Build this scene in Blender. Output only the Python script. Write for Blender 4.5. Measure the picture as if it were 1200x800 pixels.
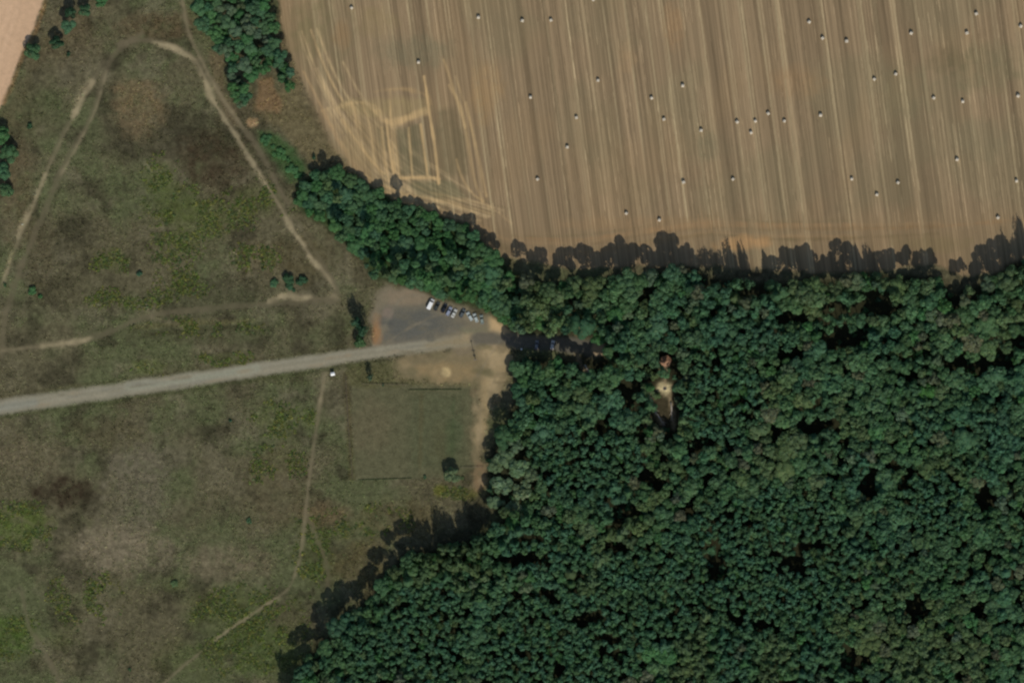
import bpy, math, random
import numpy as np

# ------------------------------------------------------------------ scale
S = 0.4                                   # metres per photograph pixel
def W(px, py): return ((px - 600.0) * S, (400.0 - py) * S)
def P(pts): return [W(*p) for p in pts]
RNG = random.Random(7)
NR = np.random.default_rng(11)

sc = bpy.context.scene
for o in list(bpy.data.objects): bpy.data.objects.remove(o)
C = sc.collection

# ------------------------------------------------------------------ camera
cam = bpy.data.cameras.new('camera'); camo = bpy.data.objects.new('camera', cam); C.objects.link(camo)
CH = 2400.0
camo.location = (0, 0, CH); camo.rotation_euler = (0, 0, 0)
cam.sensor_width = 36.0; cam.sensor_fit = 'HORIZONTAL'
cam.lens = 36.0 * CH / 480.0
cam.clip_start = 50.0; cam.clip_end = 12000.0
sc.camera = camo

# ------------------------------------------------------------------ sky, sun, exposure
SUN_EL, SUN_AZ = 45.0, 167.0              # degrees; azimuth clockwise from north (+Y)
w = bpy.data.worlds.new('World'); sc.world = w; w.use_nodes = True
nt = w.node_tree; nt.nodes.clear()
sky = nt.nodes.new('ShaderNodeTexSky'); sky.sky_type = 'NISHITA'; sky.sun_disc = False
sky.sun_elevation = math.radians(SUN_EL); sky.sun_rotation = math.radians(SUN_AZ)
bg = nt.nodes.new('ShaderNodeBackground'); bg.inputs['Strength'].default_value = 0.1
wo = nt.nodes.new('ShaderNodeOutputWorld')
nt.links.new(sky.outputs[0], bg.inputs[0]); nt.links.new(bg.outputs[0], wo.inputs[0])
sun = bpy.data.lights.new('sun', 'SUN'); suno = bpy.data.objects.new('sun', sun); C.objects.link(suno)
sun.energy = 3.0; sun.angle = math.radians(0.5); sun.color = (1.0, 0.95, 0.87)
suno.location = (60, -260, 260)
suno.rotation_euler = (math.radians(90 - SUN_EL), 0, math.radians(180 - SUN_AZ))
sc.view_settings.view_transform = 'Standard'; sc.view_settings.look = 'None'
sc.view_settings.exposure = 0.0; sc.view_settings.gamma = 1.0
sc.view_settings.use_curve_mapping = False
sc.render.engine = 'CYCLES'
sc.cycles.pixel_filter_type = 'BLACKMAN_HARRIS'; sc.cycles.filter_width = 2.35
sc.cycles.max_bounces = 5; sc.cycles.diffuse_bounces = 4; sc.cycles.transparent_max_bounces = 4

# ------------------------------------------------------------------ colour helpers
# colours are written as the sunlit tone of a level surface (0-255) and turned into a base colour
KSUN = np.array([0.86, 0.86, 0.90])
def lin(c):
    c = np.asarray(c, float) / 255.0
    return np.where(c <= 0.04045, c / 12.92, ((c + 0.055) / 1.055) ** 2.4)
def alb(*c): return np.clip(lin(c) / KSUN, 0.004, 0.9)

# ------------------------------------------------------------------ numpy noise
LAT = {}
def vnoise(x, y, scale, seed):
    N = 256
    if seed not in LAT: LAT[seed] = np.random.default_rng(seed).random((N, N)).astype(np.float32)
    lat = LAT[seed]
    u = x / scale; v = y / scale
    iu = np.floor(u).astype(np.int64); iv = np.floor(v).astype(np.int64)
    fu = (u - iu); fv = (v - iv)
    fu = fu * fu * (3 - 2 * fu); fv = fv * fv * (3 - 2 * fv)
    a = lat[iu % N, iv % N]; b = lat[(iu + 1) % N, iv % N]
    c = lat[iu % N, (iv + 1) % N]; d = lat[(iu + 1) % N, (iv + 1) % N]
    return (a * (1 - fu) + b * fu) * (1 - fv) + (c * (1 - fu) + d * fu) * fv
def fbm(x, y, scale, seed, octv=4, gain=0.55):
    t = 0; amp = 1.0; tot = 0
    for k in range(octv):
        ca, sa = math.cos(0.7 * k), math.sin(0.7 * k)
        t = t + amp * vnoise(x * ca - y * sa + 31.7 * k, x * sa + y * ca - 17.3 * k, scale / 2.03 ** k, seed + k)
        tot += amp; amp *= gain
    return t / tot
def sstep(a, b, x):
    t = np.clip((x - a) / (b - a), 0, 1); return t * t * (3 - 2 * t)

# ------------------------------------------------------------------ ground grid
GS = 0.55
gx = np.arange(-256.0, 256.0 + 0.01, GS); gy = np.arange(-176.0, 176.0 + 0.01, GS)
NX, NY = len(gx), len(gy)
GX, GY = np.meshgrid(gx, gy)              # rows = y
GX = GX.astype(np.float64); GY = GY.astype(np.float64)
JIT = fbm(GX, GY, 6.0, 3, 3) - 0.5        # edge wobble
JIT2 = fbm(GX, GY, 2.2, 5, 2) - 0.5
COL = np.zeros((NY, NX, 3)); HZ = np.zeros((NY, NX)); REG = np.zeros((NY, NX), np.int8)

def sub(pts, pad):
    xs = [p[0] for p in pts]; ys = [p[1] for p in pts]
    i0 = int(np.clip((min(xs) - pad + 256) / GS, 0, NX - 1)); i1 = int(np.clip((max(xs) + pad + 256) / GS + 2, 1, NX))
    j0 = int(np.clip((min(ys) - pad + 176) / GS, 0, NY - 1)); j1 = int(np.clip((max(ys) + pad + 176) / GS + 2, 1, NY))
    return slice(j0, j1), slice(i0, i1)
def seg_dist(X, Y, pts, widths=None):
    best = np.full(X.shape, 1e9); wid = np.zeros(X.shape)
    for k in range(len(pts) - 1):
        (ax, ay), (bx, by) = pts[k], pts[k + 1]
        dx, dy = bx - ax, by - ay; L2 = dx * dx + dy * dy + 1e-9
        t = np.clip(((X - ax) * dx + (Y - ay) * dy) / L2, 0, 1)
        d = np.hypot(X - ax - t * dx, Y - ay - t * dy)
        if widths is not None:
            wv = widths[k] + t * (widths[k + 1] - widths[k]); m = (d - wv) < (best - wid)
            wid = np.where(m, wv, wid)
        else: m = d < best
        best = np.where(m, d, best)
    return best, wid
def inside(X, Y, poly):
    r = np.zeros(X.shape, bool); n = len(poly)
    for k in range(n):
        x1, y1 = poly[k]; x2, y2 = poly[(k + 1) % n]
        if y1 == y2: continue
        c = ((y1 > Y) != (y2 > Y)) & (X < (x2 - x1) * (Y - y1) / (y2 - y1) + x1)
        r ^= c
    return r
def smooth(pts, n=6):
    if len(pts) < 3: return pts
    q = [pts[0]] + list(pts) + [pts[-1]]; out = []
    for k in range(1, len(q) - 2):
        p0, p1, p2, p3 = [np.array(v, float) for v in q[k - 1:k + 3]]
        for s in range(n):
            t = s / n
            out.append(tuple(0.5 * (2 * p1 + (p2 - p0) * t + (2 * p0 - 5 * p1 + 4 * p2 - p3) * t * t + (3 * p1 - p0 - 3 * p2 + p3) * t ** 3)))
    out.append(tuple(pts[-1])); return out

def blend(sl, m, col):
    m = np.clip(m, 0, 1)[..., None]; COL[sl] = COL[sl] * (1 - m) + np.asarray(col) * m
def paint_poly(px, col, soft=1.5, jit=3.0, a=1.0, reg=None, dz=0.0, grain=0.0, seed=0):
    pts = P(px); sl = sub(pts, soft + jit + 2); X, Y = GX[sl], GY[sl]
    d, _ = seg_dist(X, Y, pts + [pts[0]]); s = np.where(inside(X, Y, pts), -d, d) + jit * 2 * JIT[sl] + jit * JIT2[sl]
    m = sstep(soft, -soft, s) * a
    if grain: m = m * np.clip(1 - grain + 2 * grain * fbm(X, Y, 3.0, 77 + seed, 3), 0, 1.2)
    blend(sl, m, col)
    if reg is not None: REG[sl] = np.where(s < 0, reg, REG[sl])
    if dz: HZ[sl] += dz * sstep(soft, -soft, s)
    return sl, m
def paint_line(px, width, col, soft=0.8, jit=0.6, a=1.0, reg=None, dz=0.0, grain=0.0, seed=0, sm=True):
    """width in photo px (scalar or one per point)"""
    pts = P(px); ws = [width * S / 2] * len(px) if np.isscalar(width) else [q * S / 2 for q in width]
    if sm and len(pts) > 2:
        n = 6; pts2 = smooth(pts, n); ws = list(np.interp(np.linspace(0, len(px) - 1, len(pts2)), range(len(px)), ws)); pts = pts2
    sl = sub(pts, max(ws) + soft + jit + 2); X, Y = GX[sl], GY[sl]
    d, wd = seg_dist(X, Y, pts, ws); s = d - wd + jit * 2 * JIT[sl] + jit * JIT2[sl]
    m = sstep(soft, -soft, s) * a
    if grain: m = m * np.clip(1 - grain * 1.6 + 2.6 * grain * fbm(X, Y, 4.0, 177 + seed, 3), 0, 1.2)
    blend(sl, m, col)
    if reg is not None: REG[sl] = np.where((s < 0), reg, REG[sl])
    if dz: HZ[sl] += dz * sstep(soft, -soft, s)
    return sl, m
def paint_spot(cx, cy, rx, ry, col, a=0.6, grain=0.5, seed=0, rot=0.0):
    x, y = W(cx, cy); r = max(rx, ry) * S * 1.4
    sl = sub([(x - r, y - r), (x + r, y + r)], 1); X, Y = GX[sl] - x, GY[sl] - y
    c, s_ = math.cos(rot), math.sin(rot)
    U = (X * c + Y * s_) / (rx * S); V = (-X * s_ + Y * c) / (ry * S)
    q = np.sqrt(U * U + V * V) + 0.7 * JIT[sl] + 0.3 * JIT2[sl]
    m = sstep(1.15, 0.45, q) * a * np.clip(1 - grain * 1.3 + 2.4 * grain * fbm(GX[sl], GY[sl], 3.2, 277 + seed, 4, 0.7), 0, 1.3)
    blend(sl, m, col)

# region ids
HEATH, FIELD, SANDF, ROAD, PAD, TRACK, LAWN, FLOOR, YARD = range(9)

# --- heath base
def mixc(a, b, t): return a * (1 - t[..., None]) + b * t[..., None]
n1 = fbm(GX, GY, 34.0, 21, 5, 0.6); n2 = fbm(GX, GY, 9.0, 41, 4, 0.65); n3 = fbm(GX, GY, 60.0, 61, 3)
brown, olive, dark, pale, green = alb(91, 86, 65), alb(86, 89, 62), alb(60, 57, 43), alb(106, 100, 79), alb(82, 92, 46)
COL[:] = mixc(np.broadcast_to(brown, COL.shape), olive, sstep(0.38, 0.62, n1))
COL[:] = mixc(COL, dark, 0.75 * sstep(0.46, 0.74, n2))
COL[:] = mixc(COL, pale, 0.6 * sstep(0.50, 0.78, fbm(GX, GY, 13.0, 91, 4, 0.65)))
HZ += 0.35 * (n3 - 0.5) + 0.10 * (n2 - 0.5)

spots = [  # cx, cy, rx, ry, colour, alpha
 (205, 245, 34, 34, green, .75), (245, 255, 42, 26, green, .6), (190, 210, 22, 26, green, .6), (300, 235, 35, 22, green, .5),
 (210, 285, 30, 20, green, .5), (130, 305, 20, 14, green, .45), (215, 330, 25, 18, green, .35), (170, 430, 28, 10, green, .8),
 (265, 420, 30, 8, green, .45), (315, 490, 26, 18, green, .5), (365, 495, 12, 14, green, .5), (330, 540, 22, 14, green, .3),
 (25, 615, 42, 28, alb(80, 96, 40), 1), (12, 745, 34, 30, alb(74, 94, 40), 1), (75, 745, 30, 25, green, .4), (100, 700, 30, 22, alb(66, 74, 40), .4),
 (270, 720, 60, 40, alb(72, 80, 38), .6), (300, 760, 50, 36, alb(66, 84, 38), .7), (205, 685, 16, 12, alb(88, 96, 58), .7), (230, 770, 60, 30, alb(74, 80, 42), .5),
 (370, 640, 22, 45, green, .5), (545, 578, 22, 8, alb(92, 92, 46), .6), (515, 575, 10, 10, alb(95, 95, 45), .6), (405, 620, 30, 18, green, .3),
 (250, 160, 70, 32, dark, .75), (160, 165, 60, 28, dark, .55), (130, 75, 16, 14, dark, .8), (250, 190, 60, 40, alb(66, 56, 42), .6), (75, 575, 45, 20, alb(58, 50, 38), .8),
 (105, 590, 14, 18, alb(50, 46, 34), .7), (90, 270, 30, 24, dark, .55), (45, 300, 20, 60, alb(70, 62, 46), .4), (320, 190, 22, 16, dark, .6), (290, 130, 50, 20, alb(72, 64, 47), .4),
 (90, 665, 40, 30, dark, .4), (70, 725, 25, 18, dark, .5), (245, 510, 20, 14, dark, .5), (270, 500, 14, 10, dark, .5), (350, 300, 40, 40, alb(78, 70, 46), .4),
 (160, 125, 34, 40, alb(108, 94, 70), .7), (140, 640, 66, 36, alb(114, 105, 85), .85), (270, 660, 60, 28, alb(106, 98, 77), .7), (160, 560, 44, 70, alb(100, 94, 76), .8),
 (30, 535, 55, 25, alb(100, 92, 72), .6), (225, 600, 30, 34, alb(88, 82, 62), .4), (80, 45, 40, 40, alb(92, 82, 62), .5), (30, 130, 40, 40, alb(84, 82, 58), .5),
 (190, 30, 60, 22, alb(88, 76, 56), .6), (380, 600, 34, 18, alb(104, 90, 66), .5), (470, 610, 60, 30, alb(94, 86, 60), .45), (300, 300, 30, 24, alb(96, 84, 62), .35),
 (225, 390, 130, 14, alb(76, 76, 54), .6), (250, 350, 90, 22, alb(80, 80, 58), .6), (100, 340, 60, 24, alb(82, 78, 58), .5), (20, 230, 24, 90, alb(92, 80, 60), .45),
 (330, 440, 50, 12, alb(84, 82, 56), .4), (130, 510, 60, 24, alb(84, 78, 56), .4), (330, 570, 50, 60, alb(88, 80, 58), .35), (420, 660, 40, 40, alb(90, 82, 54), .4),
 (60, 130, 20, 34, alb(70, 76, 50), .55), (345, 745, 24, 50, alb(72, 82, 40), .5), (320, 55, 12, 40, alb(116, 96, 70), .0),
]
for k, (cx, cy, rx, ry, col, a) in enumerate(spots): paint_spot(cx, cy, rx, ry, col, min(1, a * (.55 if col[1] > col[0] * 1.05 else 1.15)), 0.8, k)

# --- pale sandy field corner (top left)
paint_poly([(-60, -60), (60, -60), (52, 0), (40, 35), (26, 62), (14, 95), (2, 120), (-60, 240)], alb(188, 158, 128), 1.0, 1.2, 1.0, SANDF)
paint_poly([(-60, -60), (30, -60), (24, 10), (10, 60), (-60, 160)], alb(196, 166, 136), 4, 3.0, .6, None)
paint_line([(54, 0), (42, 36), (28, 62), (16, 95), (4, 120)], 5, alb(126, 98, 66), 1.0, .8, .6, grain=.4)
for k in range(7):
    paint_line([(30 - 9 * k, -20), (22 - 9 * k, 20), (4 - 9 * k, 70)], 2.0, alb(172, 142, 112), .8, .5, .35, grain=.5, seed=k)

# --- stubble field
FP = [(322, -60), (326, 0), (331, 30), (340, 60), (350, 90), (368, 125), (388, 170), (408, 195), (430, 218), (460, 238), (500, 250), (545, 264), (566, 285), (590, 300),
      (680, 315), (800, 310), (1000, 320), (1095, 308), (1130, 325), (1260, 310), (1260, -60)]
slf, mf = paint_poly(FP, alb(133, 114, 88), 1.4, 1.2, 1.0, FIELD)
tilt = math.tan(math.radians(7.5))
U = GX + GY * tilt                        # across the rows (rows lean 7.5 degrees)
V = GY
def across(scale, seed, along=70.0): return vnoise(U, V * scale / along, scale, seed)
fm = np.zeros((NY, NX)); fm[slf] = mf
st = 0.44 * across(1.6, 501, 400) + 0.36 * across(2.7, 502, 500) + 0.10 * across(6.5, 503, 500) + 0.06 * across(19, 504, 300)
st = (st / .96 - 0.5)
amp = 0.55 + 0.9 * fbm(GX, GY, 45, 510, 2)
row = np.sin(6.2832 * U / 2.75 + 5 * (vnoise(U, V * .02, 30, 515) - .5)) + .6 * np.sin(6.2832 * U / 1.93 + 2 + 5 * (vnoise(U, V * .02, 22, 516) - .5))
f = np.exp(np.clip(st * amp * .85, -.6, .6) + row * .055 * (.5 + vnoise(U, V * .05, 9, 517)))
COL[:] = np.where(fm[..., None] > 0, COL * (1 + fm[..., None] * (f[..., None] - 1)), COL)
patch = fbm(GX, GY, 38, 520, 3)
m = fm * 0.38 * sstep(.5, .72, patch); COL[:] = mixc(COL, alb(122, 112, 85), m)
m = fm * 0.40 * sstep(.55, .75, fbm(GX, GY * .6, 26, 530, 3)); COL[:] = mixc(COL, alb(144, 120, 88), m * .6)
# tram lines: pale pairs along the rows
for k in range(-6, 44):
    u0 = -110 + k * 9.1 + RNG.uniform(-1.6, 1.6)
    for q, (off, wd) in enumerate(((0, .34), (1.5, .30))):
        if RNG.random() < .22: continue
        c = u0 + off
        i0 = 0
        d = np.abs(U - c - 0.5 * (vnoise(V, V * 0 + k, 50, 540) - .5))
        mm = sstep(wd + .5, wd * .35, d) * fm * RNG.uniform(.2, .7) * sstep(.1, .65, vnoise(U * 0 + k * 7.3 + q * 3, V, 34, 541 + q))
        COL[:] = mixc(COL, alb(170, 152, 118), np.clip(mm, 0, 1))
        d2 = np.abs(U - c - .9)
        mm = sstep(.6, .1, d2) * fm * RNG.uniform(.1, .45) * vnoise(U * 0 + k * 3.1, V, 30, 545)
        COL[:] = mixc(COL, alb(92, 80, 58), np.clip(mm, 0, 1))
def fspot(cx, cy, rx, ry, c, a, seed=0, rot=0.0): paint_spot(cx, cy, rx, ry, c, a * .6, .7, 900 + seed, rot)
fspot(380, 50, 45, 75, alb(112, 104, 76), .55); fspot(365, 30, 26, 40, alb(118, 110, 76), .5); fspot(480, 60, 55, 22, alb(104, 104, 82), .6); fspot(790, 30, 14, 34, alb(156, 124, 88), .6)
fspot(735, 68, 12, 26, alb(165, 136, 100), .5); fspot(930, 95, 40, 22, alb(150, 120, 86), .6); fspot(570, 110, 22, 40, alb(158, 128, 88), .6); fspot(830, 170, 14, 18, alb(106, 102, 78), .6)
fspot(1150, 80, 60, 35, alb(110, 106, 78), .6); fspot(1110, 70, 30, 20, alb(96, 88, 64), .5); fspot(1060, 110, 40, 40, alb(116, 112, 84), .4); fspot(440, 25, 30, 20, alb(132, 118, 80), .5); fspot(400, 40, 12, 20, alb(146, 114, 80), .5)
fspot(1150, 165, 40, 30, alb(120, 112, 86), .5); fspot(690, 150, 40, 60, alb(122, 108, 82), .5)
# headland along the wood
HL = [(560, 268), (600, 288), (680, 290), (760, 278), (830, 268), (900, 272), (1000, 272), (1100, 268), (1200, 262), (1260, 260)]
paint_line(HL, 34, alb(134, 114, 86), 5, 2.5, .5)
for k in range(9):
    o = RNG.uniform(-16, 12); a0 = RNG.randint(0, 4)
    paint_line([(x, y + o + RNG.uniform(-2, 2)) for x, y in HL[a0:a0 + 6]], RNG.uniform(1.5, 4), alb(*RNG.choice([(160, 130, 94), (118, 98, 70), (150, 116, 80), (104, 94, 66)])), .8, .7, .32, grain=.7, seed=k)
paint_spot(870, 285, 40, 10, alb(168, 134, 94), .8, .3, 3); paint_spot(1090, 285, 50, 12, alb(126, 110, 80), .7, .3, 4); paint_spot(760, 262, 120, 10, alb(146, 120, 88), .4, .6, 5)
# rounded turning tracks in the west corner
base = [(336, 40), (352, 85), (375, 130), (395, 170), (420, 205), (455, 232), (505, 248), (555, 262), (600, 286)]
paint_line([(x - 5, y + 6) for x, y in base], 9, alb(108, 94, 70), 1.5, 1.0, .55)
for k in range(24):
    sx = 2 + k * 2.3 + RNG.uniform(-.8, .8)
    pts = [(x + sx * (1.25 if 2 < i < 6 else .9), y - sx * (.15 + .07 * i if i < 5 else .5 - .06 * (i - 5))) for i, (x, y) in enumerate(base)]
    a0 = RNG.choice([0, 1, 2, 2]); a1 = RNG.choice([5, 6, 6, 7, 8])
    c = RNG.choice([(184, 160, 120), (178, 152, 112), (172, 144, 106), (186, 162, 124), (112, 98, 72), (116, 102, 76)])
    paint_line(pts[a0:a1], RNG.uniform(1.3, 2.2), alb(*c), .5, .3, RNG.uniform(.5, .85), grain=.35, seed=k)
straw, straw2 = alb(186, 158, 114), alb(172, 144, 102)
paint_spot(430, 170, 40, 45, alb(146, 126, 92), .6, .5, 21); paint_spot(455, 125, 60, 14, alb(150, 132, 94), .55, .5, 22)
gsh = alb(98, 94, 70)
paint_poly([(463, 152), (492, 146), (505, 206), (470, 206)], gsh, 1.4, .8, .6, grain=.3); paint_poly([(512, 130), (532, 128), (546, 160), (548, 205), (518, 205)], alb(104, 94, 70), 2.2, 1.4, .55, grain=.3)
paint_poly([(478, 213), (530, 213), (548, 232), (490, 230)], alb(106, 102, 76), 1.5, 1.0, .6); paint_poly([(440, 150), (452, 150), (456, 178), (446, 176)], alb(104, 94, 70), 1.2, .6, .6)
paint_line([(446, 140), (458, 145), (470, 141), (484, 136), (500, 130)], [3, 6, 8, 7, 7], straw, 1.2, .9, .75, grain=.35, sm=False)
for q_ in ([(393, 127), (411, 121), (426, 120), (438, 130), (450, 141)], [(426, 120), (440, 124), (452, 138)], [(411, 121), (417, 134), (420, 150)], [(394, 127), (402, 140), (414, 158)]): paint_line(q_, 2.0, straw, .8, .6, .42, grain=.6, sm=False)
paint_line([(440, 108), (470, 104), (500, 112), (505, 122)], 4, straw2, .9, 1.0, .45, grain=.6)
for pts, wd, a in (([(453, 140), (456, 170), (463, 212)], 3, .95), ([(457, 105), (459, 160), (465, 212)], 2, .7), ([(462, 150), (468, 205)], 2.4, .55), ([(479, 150), (483, 206)], 2.6, .65), ([(493, 146), (501, 205)], 3, .9),
                   ([(497, 90), (503, 130), (510, 175), (514, 215)], 3.4, .95), ([(466, 209), (500, 208), (514, 210)], 4.5, .8), ([(447, 150), (452, 195), (456, 212)], 4, .5), ([(535, 187), (540, 205), (552, 225), (566, 236)], 2.4, .6),
                   ([(526, 100), (540, 125), (548, 165), (556, 210), (566, 236)], 4, .4), ([(534, 90), (552, 150), (566, 225)], 2.4, .35), ([(508, 226), (540, 234), (570, 240), (600, 262)], 2.4, .3), ([(424, 120), (434, 150), (440, 190), (452, 212)], 2.4, .6),
                   ([(416, 125), (420, 160), (438, 196)], 2, .5), ([(546, 120), (560, 180), (570, 230)], 3, .5), ([(520, 70), (530, 100), (545, 150)], 3, .5), ([(428, 206), (470, 226), (520, 236), (560, 250)], 3, .4), ([(400, 140), (430, 182), (450, 204)], 3, .7)):
    paint_line(pts, wd * .85, straw, .45, .25, min(1, a * 1.05), grain=.28)
HZ += fm * (0.05 * (st) - 0.0)

# --- verges west of the field
paint_poly([(300, 125), (345, 95), (366, 130), (386, 172), (405, 198), (370, 195), (340, 165)], alb(104, 94, 68), 2.0, 2.0, .8)
paint_poly([(304, 155), (330, 158), (345, 178), (362, 200), (352, 214), (338, 214), (322, 190), (306, 172)], alb(62, 84, 50), 2.2, 2.0, .85, grain=.25)
paint_poly([(303, 95), (318, 92), (330, 120), (325, 132), (300, 130)], alb(118, 96, 70), 1.6, 1.2, .8)
paint_spot(296, 144, 8, 6, alb(164, 134, 100), .8, .6)
paint_poly([(245, 60), (262, 68), (262, 108), (285, 150), (270, 150), (252, 108)], alb(104, 92, 70), 1.5, 1.2, .7)

# --- dirt tracks on the heath
tc, tp = alb(106, 97, 77), alb(154, 141, 112)
def track(pts, wd, a=.7, col=tc, reg=TRACK, soft=1.0, jit=.8, grain=.28, seed=0): paint_line(pts, wd, col, soft, jit, min(1, a * 1.15), reg, -0.05, grain, seed)
track([(215, -50), (214, 0), (222, 40), (238, 75), (256, 108), (275, 138), (300, 170), (322, 212), (338, 240)], 6, .6)
track([(140, 52), (160, 47), (182, 49), (205, 56), (226, 68), (240, 92), (250, 118), (272, 152), (300, 197), (322, 232), (335, 254), (350, 280), (365, 302), (382, 322), (393, 338), (391, 348), (372, 350), (345, 346), (315, 352)], 6, .6)
track([(166, 40), (150, 50), (132, 66), (122, 90), (110, 130), (92, 165), (70, 205), (46, 262), (22, 320), (6, 372), (2, 420)], 7, .45)
track([(120, 72), (106, 102), (88, 132), (70, 165), (50, 212), (38, 245), (24, 275), (10, 318), (-10, 350)], 5, .35)
track([(345, 256), (366, 290), (385, 320), (398, 345)], 4, .4)
track([(-30, 418), (0, 412), (60, 404), (110, 396), (170, 372), (240, 362), (320, 356), (395, 352)], 7, .4)
track([(379, 436), (376, 462), (371, 500), (365, 540), (359, 590), (355, 630), (348, 665), (335, 692), (300, 716), (262, 742), (215, 780), (180, 812)], [6, 6, 6, 5, 5, 5, 4, 4, 4, 4, 4, 4], .45)
track([(359, 600), (368, 622), (382, 660), (384, 700)], 4, .35)
track([(26, 695), (34, 735), (46, 752), (70, 800)], 5, .45); track([(-10, 590), (30, 610), (72, 630)], 3, .35)
for pts, wd, a in (([(182, 50), (205, 56), (226, 68), (240, 92), (250, 118), (272, 152), (300, 197), (322, 232), (335, 254), (350, 280), (365, 302), (382, 322), (392, 338)], 2.0, .6), ([(226, 72), (246, 110), (268, 150), (296, 196), (318, 232)], 1.6, .4), ([(108, 98), (88, 134), (70, 168), (52, 208), (38, 244), (24, 274), (8, 318)], 2, .25), ([(125, 84), (112, 128), (94, 164), (72, 204)], 2.2, .4), ([(0, 411), (60, 404), (108, 396)], 2.5, .3), ([(379, 440), (371, 500), (365, 540), (359, 590), (355, 630), (348, 665), (335, 692), (300, 716), (262, 742), (215, 780), (180, 812)], 2.0, .3), ([(214, 0), (222, 40), (238, 75), (256, 108), (285, 150)], 2, .4)):
    paint_line(pts, wd, tp, .9, .6, a, grain=.45, seed=8)
for pts, wd, a in (([(180, 50), (202, 56), (216, 64), (226, 70)], [3, 6, 6, 3], 1), ([(240, 95), (244, 105), (250, 122)], [3, 9, 4], 1), ([(256, 128), (272, 152), (298, 192)], [3, 4, 3], .7), ([(303, 202), (310, 214), (318, 224)], [4, 6, 3], 1),
                   ([(335, 255), (341, 266), (348, 276), (357, 288)], [5, 7, 6, 3], 1), ([(362, 300), (372, 313)], [3, 5], .9), ([(315, 352), (335, 347), (350, 349), (364, 348)], [6, 7, 6, 4], .9), ([(108, 96), (98, 112), (86, 136)], [5, 4, 6], .9),
                   ([(53, 205), (46, 222), (40, 236)], [6, 5, 3], .9), ([(36, 242), (28, 260), (20, 278)], [4, 7, 3], .9), ([(14, 295), (9, 312), (4, 330)], [3, 5, 3], .8), ([(50, 406), (76, 402), (104, 398)], [4, 8, 4], .95), ([(178, 372), (205, 380), (230, 384)], [3, 4, 3], .3),
                   ([(382, 438), (379, 455), (376, 470)], [5, 4, 3], .6), ([(328, 698), (250, 750)], [2, 3], .4), ([(88, 120), (100, 100)], [3, 5], .5), ([(385, 345), (395, 348)], [4, 4], .5), ([(215, 470), (228, 476)], [2, 2], .2)):
    paint_line(pts, wd, tp, 1.3, .9, a * .85, grain=.5)
paint_line([(160, 383), (200, 380), (240, 378), (300, 376)], 5, alb(104, 98, 66), .8, 1.2, .5, grain=.6); paint_line([(170, 392), (220, 388), (310, 380)], 3, alb(52, 48, 34), .8, 1.2, .6, grain=.7)
paint_line([(60, 44), (40, 70), (20, 120), (0, 150)], 14, alb(92, 84, 62), 2, 2, .5, grain=.3)

# --- mown lawn square
paint_poly([(412, 452), (478, 450), (560, 452), (560, 548), (530, 560), (470, 560), (416, 562)], alb(91, 89, 66), 1.0, .5, .97, LAWN)
paint_poly([(480, 462), (545, 460), (545, 552), (480, 556)], alb(82, 86, 62), 4, 3, .55, grain=.3)
paint_spot(435, 500, 30, 40, alb(100, 92, 70), .5); paint_spot(520, 520, 20, 30, alb(82, 80, 56), .5); paint_spot(532, 510, 12, 30, alb(72, 84, 58), .45); paint_line([(494, 462), (492, 555)], 4, alb(84, 78, 54), .8, .8, .5)
paint_line([(532, 465), (530, 535)], 3, alb(70, 80, 54), .8, .8, .5)
paint_poly([(402, 425), (560, 420), (565, 452), (410, 452)], alb(88, 86, 58), 1.5, 1.5, .8)
paint_line([(404, 438), (408, 480), (412, 560)], 6, alb(84, 76, 52), 1, 1.0, .6, grain=.4)

# --- car park and sand yard
sand, sand2 = alb(166, 146, 110), alb(150, 128, 94)
paint_poly([(438, 345), (452, 334), (480, 336), (502, 346), (520, 352), (570, 368), (600, 375), (605, 400), (590, 415), (520, 412), (470, 415), (440, 412), (434, 380)], alb(122, 113, 94), 2.5, 2.4, .95, YARD)
paint_poly([(452, 362), (500, 360), (520, 372), (545, 380), (520, 394), (486, 400), (462, 404), (448, 398)], alb(93, 92, 85), 4.5, 2.8, .95, PAD, grain=.12)
paint_spot(442, 388, 8, 20, alb(146, 112, 78), .8, .3); paint_spot(475, 348, 34, 11, alb(132, 118, 98), .8, .3); paint_spot(455, 367, 8, 8, alb(140, 122, 108), .5, .3)
paint_poly([(540, 384), (572, 384), (574, 392), (545, 396)], alb(112, 112, 88), 2, 1, .6)
paint_poly([(470, 416), (560, 404), (576, 396), (574, 374), (586, 368), (600, 376), (604, 400), (598, 420), (594, 442), (580, 462), (570, 492), (564, 520), (566, 556), (570, 572), (552, 570), (556, 540), (552, 500), (560, 470), (556, 446), (520, 450), (474, 446), (462, 430)], alb(126, 113, 86), 3.5, 3.0, .9, YARD, grain=.2)
paint_poly([(574, 374), (586, 368), (598, 378), (603, 400), (596, 425), (590, 445), (575, 465), (566, 500), (560, 520), (558, 500), (566, 462), (572, 432), (562, 412), (566, 396), (578, 392)], alb(164, 145, 112), 3.0, 2.2, .85, grain=.25)
paint_spot(520, 436, 36, 14, alb(142, 122, 88), .75, .5); paint_spot(523, 436, 7, 7, alb(190, 168, 124), .9, .1); paint_spot(545, 408, 20, 10, alb(122, 110, 90), .6, .3); paint_spot(583, 380, 12, 14, alb(190, 164, 124), .8, .2)
paint_spot(588, 402, 16, 8, alb(176, 150, 116), .7, .2); paint_spot(568, 470, 6, 40, alb(156, 136, 100), .5); paint_spot(562, 560, 10, 20, alb(128, 106, 80), .6)

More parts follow.
